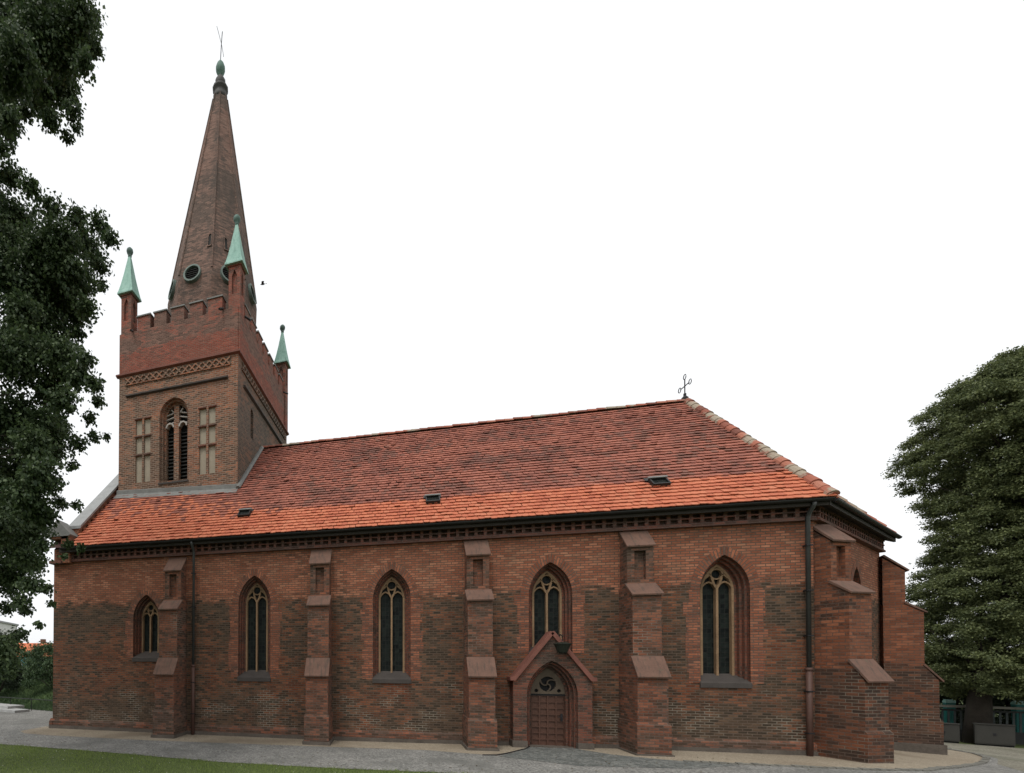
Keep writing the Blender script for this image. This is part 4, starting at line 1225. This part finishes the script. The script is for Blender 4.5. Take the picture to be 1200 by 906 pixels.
# broad linden in the foreground left: leaf clumps of its long drooping sprays
LT = [(7.48,-9.19,16.29,0.5,0.4), (7.13,-8.53,16.68,0.46,0.37), (6.85,-9.03,15.88,0.64,0.51), (6.3,-8.61,17.34,0.77,0.62), (5.24,-8.45,17.91,0.9,0.72), (6.65,-10.06,14.53,0.67,0.53),
(7.85,-9.63,14.58,0.3,0.24), (6.23,-8.04,16.35,0.51,0.41), (7.27,-9.17,14.31,0.29,0.23), (6.88,-9.33,14.06,0.32,0.26), (6.05,-7.68,15.64,0.23,0.18), (7.05,-8.7,14.49,0.17,0.13),
(5.22,-7.67,16.74,0.43,0.34), (5.8,-8.81,15.8,0.48,0.38), (5.01,-8.44,16.06,0.28,0.23), (6.27,-9.85,14.46,0.43,0.34), (5.02,-8.44,15.24,0.26,0.21), (4.5,-7.74,15.74,0.17,0.14),
(7.38,-8.51,16.34,0.23,0.18), (7.04,-8.08,17.77,0.24,0.19), (4.93,-8.32,14.36,0.45,0.36), (6.9,-9.96,12.03,0.3,0.24), (6.06,-8.24,13.34,0.4,0.32), (6.88,-8.43,12.78,0.37,0.29),
(7.74,-8.91,12.04,0.32,0.26), (8.35,-9.41,11.16,0.25,0.2), (6.68,-7.8,12.76,0.53,0.42), (6.51,-8.81,11.87,0.75,0.6), (5.01,-8.12,13.39,0.78,0.63), (6.96,-7.69,12.28,0.37,0.29),
(6.8,-8.13,11.57,0.51,0.41), (7,-7.57,11.85,0.21,0.16), (7.34,-8.76,10.43,0.33,0.27), (6,-8.13,11.32,0.9,0.72), (5.7,-8.89,11.21,0.95,0.76), (6.38,-7.68,10.74,0.29,0.23), (5.87,-7.95,10.24,0.78,0.62),
(7.77,-9.37,8.89,0.28,0.22), (7.88,-9.24,8.42,0.28,0.22), (7.43,-9.16,8.71,0.41,0.33), (6.84,-7.46,9.12,0.25,0.2), (7.38,-8.62,8.08,0.22,0.18), (6.27,-8.46,8.98,0.54,0.43), (6.06,-9.29,9.2,0.91,0.72),
(5.54,-8.67,8.29,0.93,0.74), (6.39,-8.88,8.04,0.37,0.3), (7.59,-8.77,7.58,0.2,0.16), (7.54,-8.2,7.84,0.15,0.12), (6.89,-8.38,7.68,0.31,0.25), (5.84,-7.87,7.81,0.49,0.39), (6.66,-8.19,7.29,0.22,0.17),
(4.48,-7.42,7.48,0.98,0.79), (5.91,-7.95,6.95,0.31,0.24), (5.9,-7.62,6.65,0.29,0.23), (6.77,-8.18,6.36,0.2,0.16), (6.92,-9.39,5.7,0.28,0.22), (4.86,-7.55,6.11,0.73,0.58), (6.14,-7.61,5.63,0.19,0.15),
(6.53,-7.65,5.5,0.18,0.15), (6.64,-8.45,5.14,0.13,0.11), (5.42,-7.91,5.15,0.47,0.38), (6.84,-9.27,4.28,0.21,0.17), (4.62,-7.7,4.8,0.64,0.51), (6.36,-8.5,4.07,0.15,0.12), (6.19,-9.25,4.04,0.29,0.23),
(7.07,-9.81,3.49,0.13,0.11), (4.42,-7.66,4.13,0.3,0.24), (4.22,-7.25,5.78,0.71,0.57), (6.85,-9.79,4.29,0.34,0.27), (4.5,-7.85,4.99,0.63,0.51), (5.97,-8.86,5.03,0.47,0.38), (6.91,-9.55,5.1,0.28,0.22),
(5.82,-9.45,14.06,0.29,0.23), (4.98,-7.99,16.78,0.42,0.33), (4.3,-7.79,16.88,0.54,0.43), (6.55,-10.14,13.28,0.36,0.29), (5.46,-8.4,15.62,0.28,0.22), (6.43,-10.17,12.71,0.23,0.19),
(5.01,-7.98,3.4,0.33,0.26), (5.73,-9.19,3.05,0.48,0.38), (4.35,-7.56,2.67,0.47,0.38), (4.57,-7.16,4.11,0.27,0.21), (6.82,-8.64,11.37,0.72,0.57), (6.19,-7.58,11.36,0.63,0.5),
(6.98,-9.06,9.2,0.65,0.52), (7.33,-9.52,8,0.45,0.36), (6.72,-8.4,9.24,0.46,0.37), (7.22,-9.92,6.4,0.53,0.42), (6.66,-9.48,7.23,0.59,0.48), (6.88,-8.87,11.93,0.52,0.41), (5.67,-8.29,10.66,0.9,0.72),
(6.85,-9.56,5.79,0.45,0.36), (6.88,-9.97,6,0.6,0.48), (5.93,-7.94,8.39,0.45,0.36), (6.55,-9.21,16.31,0.82,0.65), (6.04,-7.8,17.1,0.58,0.46), (5.74,-8.02,16.41,0.53,0.43), (7.1,-8.95,16.27,0.55,0.44),
(-3.01,-9.39,13.45,1,0.67), (0.08,-9.29,4.27,0.92,0.72), (-9.09,-9.04,20.57,0.96,0.66), (-0.46,-8.37,17.51,1.07,0.51), (-5.37,-10.36,14.53,0.86,0.61), (-4.59,-10.15,16.39,0.85,0.61),
(1.63,-8.74,23.38,1.07,0.59), (-2.46,-11.67,6.45,0.79,0.63), (2.22,-10.07,19.54,0.87,0.75), (0.46,-11.31,5.44,0.87,0.7), (4.87,-9.87,12.58,0.76,0.66), (-8.5,-9.58,7.65,0.79,0.58),
(0.78,-7.34,11.45,0.87,0.54), (-1.99,-11.34,6.7,0.87,0.63), (-5.78,-8.47,17.53,0.78,0.5), (1.9,-5.85,6.18,0.92,0.79), (2.81,-7.29,20.73,1.12,0.7), (0.02,-10.49,16.23,0.81,0.52),
(-2.44,-8.29,19.72,0.72,0.77), (-1.44,-7.29,4.98,1.15,0.67), (-4.13,-10.39,9.94,0.91,0.78), (1.71,-10.57,14.66,1.13,0.64), (3.91,-10.32,14.12,0.97,0.75), (-9.58,-9.36,8.19,1.1,0.75),
(-0.85,-9.89,14.53,1.09,0.5), (-5.01,-9.96,17.11,0.99,0.61), (-1.72,-12.28,13.98,0.98,0.71), (-0.24,-11.61,18.57,0.89,0.68), (0.44,-7.54,17.5,1.01,0.63), (-4.69,-9.49,14.27,0.91,0.71),
(-2.17,-9.9,18.56,1.05,0.52), (-5.38,-8.61,16.89,1.17,0.61), (4.83,-9.57,6.76,0.93,0.54), (0.41,-6.93,11.27,1.1,0.7), (3.96,-10.83,10.06,0.99,0.5), (2.43,-8.21,4.09,1.1,0.51),
(0.73,-7.95,14.02,0.75,0.72), (4.93,-9.33,20.32,0.98,0.75), (-2.36,-11.72,17.48,1.01,0.73), (-1.89,-10.65,15.13,0.88,0.63), (0.26,-11.44,7.23,1.05,0.73), (0.91,-9.32,12.72,1.02,0.77),
(4.15,-8.71,12.53,1.06,0.56), (-5.1,-10.4,19.9,0.86,0.57), (2.32,-10,3.88,1.05,0.62), (4.31,-9.73,10.44,0.81,0.51), (0.86,-11.28,13.41,0.88,0.6), (-0.79,-6.78,24.66,0.94,0.68),
(-4.27,-8.54,6.98,0.98,0.64), (2.01,-9.46,5.8,1.07,0.79), (0.25,-11.1,16.49,1.06,0.7), (5.6,-9.47,5.61,0.79,0.58), (-8.74,-9.55,10.12,1.15,0.58), (3.61,-9.02,16.38,1.06,0.53),
(-4.68,-9.63,12.28,0.7,0.6), (0.1,-11.23,11.88,0.99,0.79), (0.36,-11.71,10.43,0.84,0.7), (3.24,-9.8,7.44,1.04,0.7), (1.04,-7.7,19.81,1.18,0.7), (-0.9,-9.85,20.88,0.88,0.72),
(2.9,-10.63,10.37,1.02,0.69), (-4.35,-9.98,8.98,0.98,0.69), (0.6,-11.34,14.63,0.73,0.71), (0.4,-7.88,13.43,0.88,0.58), (0.93,-11.96,4.97,0.95,0.57), (2.98,-9.74,14.98,0.9,0.66),
(0.02,-7.38,18.44,0.76,0.58), (3.37,-10.55,16.9,0.91,0.72), (2.09,-8.28,8.39,0.77,0.62), (-5.9,-10.63,12.9,0.8,0.58), (0.41,-7.64,25.64,1.15,0.78), (-3.55,-9.9,12.46,1.02,0.79),
(-1.33,-7.68,19.8,0.94,0.68), (4.23,-6.8,21.26,0.68,0.5), (5.34,-8.78,12.27,0.64,0.41), (4.54,-7.93,10.54,0.65,0.59), (5.1,-8.23,18.37,0.53,0.42), (5,-8.26,6.44,0.75,0.54),
(3.04,-7.65,7.83,0.77,0.54), (6.14,-8.9,11.68,0.46,0.42), (3.55,-8.07,17.52,0.69,0.51), (4.75,-8.45,10.14,0.61,0.55), (2.87,-6.61,19.12,0.7,0.47), (3.72,-7.55,12.62,0.53,0.4),
(4.73,-9.1,8.05,0.61,0.44), (3.88,-8.36,16.95,0.51,0.41), (3.33,-8.16,17.39,0.47,0.4), (3.61,-7.16,14.78,0.47,0.48), (2.65,-6.43,21.92,0.53,0.42), (3.93,-7.46,18.06,0.57,0.42),
(3.9,-8.78,9.03,0.73,0.49), (3.32,-7.47,8.52,0.57,0.42), (4.61,-7.24,6.21,0.45,0.41), (4.79,-9.61,15.23,0.47,0.53), (3.06,-6.35,9.21,0.78,0.41), (2.43,-6.44,12.44,0.48,0.46),
(5.61,-7.96,17.65,0.57,0.54), (4.86,-7.36,8.09,0.77,0.47), (4.38,-6.89,11.83,0.59,0.5), (4.99,-9.53,8.69,0.61,0.55), (5.59,-8.59,17.12,0.75,0.53), (5.89,-8.01,9.1,0.58,0.41),
(5.31,-9.07,5.85,0.65,0.42), (4.09,-8.89,9.98,0.47,0.43), (6.16,-9.29,10.16,0.53,0.59), (3.86,-8.23,11.62,0.72,0.52), (6.01,-8.61,11.3,0.51,0.42), (6.54,-9.21,15.87,0.79,0.44),
(3.24,-7.54,8.28,0.67,0.55), (3.2,-6.79,19.91,0.66,0.56), (3.68,-8.1,12.08,0.7,0.42), (5.28,-9.29,11.56,0.64,0.55), (3.84,-7.46,10.91,0.52,0.47), (4.35,-9.2,15.23,0.78,0.55),
(5.76,-7.73,12,0.78,0.58), (4.89,-6.52,13.87,0.59,0.6), (2.78,-7.37,19.57,0.55,0.5), (4.04,-6.95,20.54,0.55,0.49), (3.18,-7.04,9.84,0.55,0.42), (5.15,-9.31,12.48,0.5,0.55),
(3.58,-5.92,6.51,0.76,0.47), (3.56,-8.18,15.25,0.63,0.51), (4.65,-8.52,7.41,0.61,0.58), (6.2,-8.88,17.68,0.64,0.51), (4.42,-9.05,17.55,0.72,0.49), (4.45,-5.73,9.63,0.46,0.44),
(3.59,-8.66,13.13,0.47,0.51), (4.1,-8.92,14.38,0.73,0.48), (3.93,-8.26,18.82,0.67,0.54), (6.16,-8.28,7.93,0.5,0.55), (4.26,-6.45,13.67,0.64,0.46), (2.99,-7.65,20.34,0.76,0.58),
(2.99,-6.35,11.45,0.73,0.52)]
def tree_left():
    t = empty('linden_tree', (1.9, -9.9, 0))
    tag(t, 'dark leafy linden tree whose overhanging sprays fill the left edge in front of the tower', 'tree')
    P = np.array(LT); off = np.array([1.9, -9.9, 0])
    rr = np.stack([P[:, 3], P[:, 3], P[:, 4]], 1)
    V, F = leaves(520000, P[:, :3] - off, rr, .078, droop=.75, seed=5, flat=.45, aspect=.78, shell=.5)
    np_mesh('crown', V, F, M['linden'], t)
    segs = [([(0, 0, -.2), (.05, .02, 1.2), (.0, .1, 4), (.15, .1, 8), (.1, .2, 12), (0, .1, 15.5)], [.42, .33, .28, .22, .14, .05])]
    g = random.Random(4)
    ends = sorted(range(len(LT)), key=lambda k: LT[k][2])[::5]
    for k in ends:
        e = Vector(LT[k][:3]) - Vector((1.9, -9.9, 0))
        hz = max(2.2, min(14.5, e.z - .35 * math.hypot(e.x, e.y) * (1 if e.z > 5 else .1)))
        a = Vector((.08, .1, hz))
        e = a.lerp(e, .85); m1 = a.lerp(e, .35) + Vector((g.uniform(-.3, .3), g.uniform(-.3, .3), .5)); m2 = a.lerp(e, .7) + Vector((g.uniform(-.2, .2), g.uniform(-.2, .2), .45))
        segs.append(([a, m1, m2, e], [.05, .03, .014, .005]))
    branches('trunk', t, segs, M['bark'])
tree_left()

# tall hornbeam behind the apse on the right: tiers of flat sprays
def tree_right():
    base = Vector((38.3, 10.9, -.6)); cc = Vector((40.0, 11.0, 0))
    t = empty('hornbeam_tree', base)
    tag(t, 'tall dense dark green tree with tiered foliage behind the apse at the right edge', 'tree')
    zz = [.9, 1.7, 2.5, 3.7, 5.9, 7.8, 9.6, 11.4, 12.4, 13.3, 14.7, 15.6, 16.3]
    rz_ = [2.1, 2.7, 3.05, 3.25, 3.2, 2.95, 2.95, 3.3, 3.6, 3.55, 2.85, 1.7, .5]
    g = random.Random(9); ce, ra = [], []; segs = []
    segs.append(([base * 0 + Vector((0, 0, -.2)), Vector((.1, 0, 2)), Vector((.9, .1, 5)), Vector((1.6, .1, 9)), Vector((1.7, .1, 14.5))], [.42, .32, .24, .15, .04]))
    for k in range(3000):
        z = g.uniform(1.62, 16.2); R_ = float(np.interp(z, zz, rz_))
        q = g.uniform(0, 2 * math.pi); f = g.random() ** (.33 if k < 2100 else .8)
        lump = 1 + .04 * math.sin(3 * q + z * 1.1) + .03 * math.sin(z * 2.3 + 2 * q) + g.gauss(0, .012)
        r = max(.05, R_ * f * lump - .25)
        p = cc + Vector((r * math.cos(q), r * math.sin(q), z - .03 * r + .12 * math.sin(q * 7 + z * 5))) - base
        ce.append(p); s = g.uniform(.3, .55); ra.append((s, s, g.uniform(.18, .42)))
        if k % 22 == 0:
            hz = max(2.4, z - r * .45); a = Vector((float(np.interp(hz, [0, 2, 5, 9, 14.5], [0, .1, .9, 1.6, 1.7])), .08, hz))
            segs.append(([a, a.lerp(p, .5) + Vector((0, 0, .2)), p], [.06, .035, .01]))
    V, F = leaves(660000, ce, ra, .088, droop=.3, seed=8, flat=.55, aspect=.6, shell=.5)
    np_mesh('crown', V, F, M['beech'], t)
    branches('trunk', t, segs, M['bark'])
tree_right()


# ------------------------------------------------------------------ background left
def bush(x, y, z0, h, r, n, seed, label, mat, group=None, name='bush', cat='bush', leaf=.13):
    t = empty(name, (x, y, z0)); tag(t, label, cat, group)
    g = random.Random(seed); ce, ra, segs = [], [], []
    for k in range(30):
        q = g.uniform(0, 6.283); f = g.random() ** .5; z = g.uniform(.12, 1) * h
        rr = r * f * math.sqrt(max(.05, 1 - ((z / h - .35) / .75) ** 2))
        p = Vector((rr * math.cos(q), rr * math.sin(q), z - .1)); ce.append(p); s = r * g.uniform(.22, .4); ra.append((s, s, s * .75))
        if k % 3 == 0: segs.append(([Vector((g.uniform(-.1, .1), g.uniform(-.1, .1), -.2)), p * .5 + Vector((0, 0, .1)), p], [.04, .025, .008]))
    V, F = leaves(n, ce, ra, leaf, droop=.3, seed=seed, flat=.4, aspect=.6, shell=.5)
    np_mesh('foliage', V, F, mat, t); branches('stem', t, segs, M['bark'])
    return t
# rising grass bank behind the low railing
def bank():
    g = np.random.default_rng(2); V, F = [], []
    nx, ny = 60, 24
    for j in range(ny):
        for i in range(nx):
            x = -62 + i; yy = j * 1.1
            y = 5.9 - .26 * (x + 4.5) * 0 + yy + (x + 4) * -.30
            h = 1.7 * sst(0, 6, yy) + .4 * sst(8, 24, yy) + g.normal(0, .04)
            V.append((x, y, -.02 + (h if j else -.05)))
    for j in range(ny - 1):
        for i in range(nx - 1):
            a = j * nx + i; F.append((a, a + 1, a + nx + 1, a + nx))
    o = np_mesh('grass_bank', np.array(V), np.array(F), M['bank'], smooth=True); o['kind'] = 'structure'
    # rank grass and ground cover on the bank
    n = 42000
    x = g.uniform(-16, -1.5, n); yy = g.uniform(0, 5, n); y = 5.9 + (x + 4) * -.30 + yy
    t = np.clip(yy / 6, 0, 1); z = 1.7 * t * t * (3 - 2 * t) - .05
    h = g.uniform(.08, .24, n); a = g.uniform(0, 6.283, n); w = g.uniform(.01, .025, n)
    lx, ly = g.normal(0, .08, n), g.normal(0, .08, n)
    P = np.stack([np.stack([x - np.cos(a) * w, y - np.sin(a) * w, z], 1), np.stack([x + np.cos(a) * w, y + np.sin(a) * w, z], 1), np.stack([x + lx, y + ly, z + h], 1)], 1).reshape(-1, 3)
    tag(np_mesh('ground_cover', P, np.arange(3 * n).reshape(-1, 3), M['bush']), 'rank green grass and ground cover on the bank behind the low railing', 'ground cover', kind='stuff')
bank()
bush(-8.3, 11.0, 1.1, 2.9, 1.9, 9000, 21, 'rounded green shrub on the bank right beside the western corner of the church', M['bush'])
bush(-12.2, 13.3, 1.4, 2.3, 2.4, 9000, 22, 'broad olive green shrub on the bank below the house with the orange roof', M['bush'])
bush(-11.9, 10.0, .8, 3.7, 1.7, 11000, 23, 'dark green shrub on the bank above the stone steps', M['hedge'])
bush(-17.2, 13.2, 1.4, 4.2, 2.8, 9000, 24, 'large dark shrub on the bank half hidden behind the linden sprays', M['hedge'])
bush(-12.0, 17.5, 1.9, 2.1, 2.6, 8000, 25, 'low mid green shrub farther back on the bank between two nearer shrubs', M['bush'])
# low stone steps
def steps():
    t = empty('stone_steps', (-8, 5.5, 0)); tag(t, 'two low pale stone steps at the foot of the bank left of the church', 'steps')
    m = MB()
    dx = Vector((1, -.30, 0)).normalized(); dy = Vector((.30, 1, 0)).normalized(); o = Vector((0, 0, 0))
    mp = lambda a, b, z: Vector((2.0, -.75, 0)) + dx * a + dy * b + Vector((0, 0, z)); mp2 = lambda a, b, z: mp(a, b, z)
    m.box((-9, 0, -.05), (0, .9, .13), mp); m.build('lower_step', plain('pale step stone', (.32, .32, .31), .85, var=.2), t)
    m = MB(); m.box((-9, .38, .13), (-1.25, 1.4, .27), mp); m.build('upper_step', bpy.data.materials['pale step stone'], t)
steps()
# low black railing along the foot of the bank
def railing():
    t = empty('railing', (-5, 5.6, 0)); tag(t, 'low black metal railing with thin posts along the foot of the grass bank', 'railing')
    dx = Vector((1, -.30, 0)).normalized(); p = lambda a, z: Vector((.6, 0.05, 0)) + dx * a + Vector((0, 0, z))
    m = MB(); m.tube([p(-12, .66), p(4.4, .66)], .022, 6); m.build('rail', M['iron'], t)
    for a in np.arange(-12, 4.5, 2.05):
        m = MB(); m.tube([p(a, -.1), p(a, .66)], .022, 6); m.build('post', M['iron'], t)
railing()
# far houses
def far_house():
    t = empty('far_house', (-43.0, 54.6, 1.5), rad(18)); tag(t, 'small far house with an orange tiled roof and turquoise wall seen between linden and church', 'house')
    tw = plain('turquoise render', (.10, .28, .33), .85, var=.12); ww = plain('pale render', (.55, .52, .46), .85, var=.1)
    m = MB(); m.box((-5, -3, -2), (3.2, 4, 2.3)); m.build('wall', tw, t)
    m = MB(); m.prism([(-3.5, 2.25), (4.5, 2.25), (.5, 4.6)], lambda p, q, tt: (tt, p, q), -5.3, 3.2); m.build('roof', plain('orange far roof', (.52, .15, .07), .85, var=.2), t)
    m = MB(); m.prism([(-3.3, -2), (4.3, -2), (4.3, 2.5), (.5, 4.8), (-3.3, 2.5)], lambda p, q, tt: (tt, p, q), 3.21, 3.6); m.build('gable_wall', ww, t)
    for x in (-3.6, -1.2, 1.2):
        m = MB(); m.box((x, -3.05, -.2), (x + 1.1, -2.98, 1.4)); w = m.build('window', ww, t)
        g = MB(); g.box((x + .1, -3.07, -.1), (x + 1.0, -3.051, 1.3)); g.build('pane', M['glass'], w)
    m = MB(); m.box((-1, .8, 4), (-.3, 1.5, 5.3)); m.build('chimney', M['butt'], t)
far_house()
def block():
    t = empty('apartment_block', (-65.2, 64.2, 0), rad(20)); tag(t, 'white flat roofed apartment block far behind the linden tree', 'building')
    ww = plain('white render', (.62, .62, .6), .85, var=.06)
    m = MB(); m.box((-14, -5, -1), (4.5, 6, 10.6)); m.build('wall', ww, t)
    m = MB(); m.box((-14.3, -5.3, 10.6), (4.8, 6.3, 10.95)); m.build('roof', M['zinc'], t)
    for k in range(3):
        for x in np.arange(-13, 4, 2.6):
            m = MB(); m.box((x, -5.06, 1.3 + k * 3.1), (x + 1.4, -4.98, 2.9 + k * 3.1)); w = m.build('window', ww, t)
            g = MB(); g.box((x + .1, -5.09, 1.4 + k * 3.1), (x + 1.3, -5.062, 2.8 + k * 3.1)); g.build('pane', M['glass'], w)
block()

# ------------------------------------------------------------------ background right
ZR = -.57
def fence():
    a, b = Vector((36.4, 12.5, 0)), Vector((45.5, 8.6, 0)); d = (b - a); Ln = d.length; t_ = d.normalized(); n = Vector((-t_.y, t_.x, 0))
    t = empty('boundary_fence', (a.x, a.y, ZR)); tag(t, 'dark boundary fence with pale flat top rail and slim pickets behind the right hand tree', 'fence')
    mp = lambda p, q, z: a + t_ * p + n * q + Vector((0, 0, z)) - Vector((a.x, a.y, ZR))
    fd = plain('dark fence paint', (.03, .032, .03), .8, var=.3); fr = plain('pale fence rail', (.2, .19, .16), .85, var=.25)
    m = MB(); m.box((0, -.12, 1.0 + ZR + .48), (Ln, .12, 1.0 + ZR + .58), mp); m.build('top_rail', fr, t)
    m = MB(); m.box((0, -.05, -.2 + ZR), (Ln, .05, .5 + ZR), mp); m.build('base_wall', fd, t)
    m = MB(); m.box((0, -.03, 1.32 + ZR), (Ln, .03, 1.40 + ZR), mp); m.build('upper_rail', fd, t)
    pk = plain('grey green picket', (.05, .06, .058), .7, var=.25)
    k = 0; x = .15
    while x < Ln:
        m = MB()
        if k % 8 == 0: m.box((x - .09, -.08, -.2 + ZR), (x + .09, .08, 1.47 + ZR), mp); m.build('post', fd, t)
        else: m.box((x - .03, -.015, .5 + ZR), (x + .03, .015, 1.33 + ZR), mp); m.build('picket', pk, t)
        x += .17; k += 1
fence()
def cabinet(x, y, w, h, rz, label):
    t = empty('utility_cabinet', (x, y, ZR), rz); tag(t, label, 'utility cabinet', 'grey cabinets in front of the fence')
    gm = bpy.data.materials.get('cabinet grey') or plain('cabinet grey', (.038, .037, .032), .75, var=.15)
    m = MB(); m.box((-w / 2, -.16, .06), (w / 2, .16, h)); b = m.build('cabinet_body', gm, t)
    m = MB(); m.box((-w / 2 - .02, -.19, h), (w / 2 + .02, .19, h + .035)); m.build('lid', gm, t)
    m = MB(); m.box((-w / 2 + .02, -.13, -.2), (w / 2 - .02, .13, .06)); m.build('foot', M['dark'], t)
    m = MB(); m.box((-w / 2 + .03, -.172, .1), (w / 2 - .03, -.161, h - .05)); d = m.build('door', gm, t)
    m = MB(); m.box((-.035, -.19, h * .5), (.035, -.1725, h * .5 + .1)); m.build('lock', M['iron'], t)
RZC = rad(-34)
cabinet(37.25, 10.95, .80, .80, RZC, 'grey utility cabinet standing close to the apse buttress')
cabinet(38.2, 10.15, .95, .88, RZC, 'wider grey utility cabinet standing in front of the tree trunk')
def bin_(x, y, rz, label):
    t = empty('waste_bin', (x, y, ZR), rz); t.scale = (.42, .42, .87); tag(t, label, 'bin', 'turquoise bins behind the fence')
    tq = bpy.data.materials.get('turquoise plastic') or plain('turquoise plastic', (.03, .17, .155), .5, var=.12)
    m = MB(); A = [(-.27, -.3, .1), (.27, -.3, .1), (.27, .3, .1), (-.27, .3, .1)]; B = [(-.33, -.37, 1.84), (.33, -.37, 1.84), (.33, .37, 1.84), (-.33, .37, 1.84)]
    m.loft(A, B); m.poly(A); m.poly(B); m.build('bin_body', tq, t)
    m = MB(); m.prism([(-.4, 1.845), (.4, 1.845), (.4, 1.92), (.05, 2.03), (-.4, 1.94)], lambda p, q, tt: (tt, p, q), -.35, .35); m.build('lid', plain('pale turquoise lid', (.30, .50, .45), .5, var=.1), t)
    for s in (-1, 1):
        m = MB(); m.lathe([(.1, -.03), (.1, .03)], (0, 0, 0), 12); w = m.build('wheel', M['iron'], t); w.location = (s * .3, .3, .1); w.rotation_euler = (0, rad(90), 0)
bin_(39.25, 13.15, rad(-20), 'turquoise bin with pale lid behind the fence right beside the apse buttress')
bin_(41.25, 12.7, rad(-15), 'turquoise bin with pale lid behind the fence right of the tree trunk')
def hedge():
    g = np.random.default_rng(31); ce, ra = [], []
    a, b = Vector((34.2, 15.9, 0)), Vector((52, 11.7, 0))
    t = empty('hedge', (42, 15, ZR)); tag(t, 'tall dark green hedge closing the view behind the fence', 'hedge')
    for k in range(330):
        p = a.lerp(b, g.random()) + Vector((g.normal(0, .5), g.normal(.35, .4), g.uniform(.2, 3.2))); ce.append(p - Vector((42, 15, ZR)) + Vector((0, 0, ZR))); s = g.uniform(.6, 1.0); ra.append((s, s, s * .8))
    V, F = leaves(95000, ce, ra, .15, droop=.3, seed=33, flat=.4, aspect=.6, shell=.5)
    np_mesh('foliage', V, F, M['hedge'], t)
    st_ = []
    for k in range(24):
        p = a.lerp(b, (k + .5) / 24) - Vector((42, 15, ZR)); st_.append(([p + Vector((0, 0, ZR - .2)), p + Vector((.1, 0, 1.2)), p + Vector((-.1, .1, 2.6))], [.07, .05, .02]))
    branches('stem', t, st_, M['bark'])
hedge()

# ------------------------------------------------------------------ bird
bird = MB()
bp = Vector((8.56, 2.0, 18.7))
bird.lathe([(.005, -.09), (.03, -.05), (.036, 0), (.022, .06), (.006, .11)], (0, 0, 0), 8)
B = bird.v; bird.v = [(x[2], x[1], x[0]) for x in B]
for s in (-1, 1):
    bird.poly([(.05, 0, .02), (-.03, 0, .02), (-.06, s * .09, .075), (.0, s * .17, .06), (.05, s * .08, .085)])
    bird.poly([(.05, 0, .012), (-.03, 0, .012), (-.06, s * .09, .067), (.0, s * .17, .052), (.05, s * .08, .077)])
bird.poly([(-.08, -.012, 0), (-.08, .012, 0), (-.17, .035, .0), (-.17, -.035, .0)])
b_ = bird.build('bird', M['iron'])
b_.location = bp; b_.rotation_euler = (rad(-20), rad(10), rad(195))
tag(b_, 'small dark bird in flight beside the spire', 'bird')
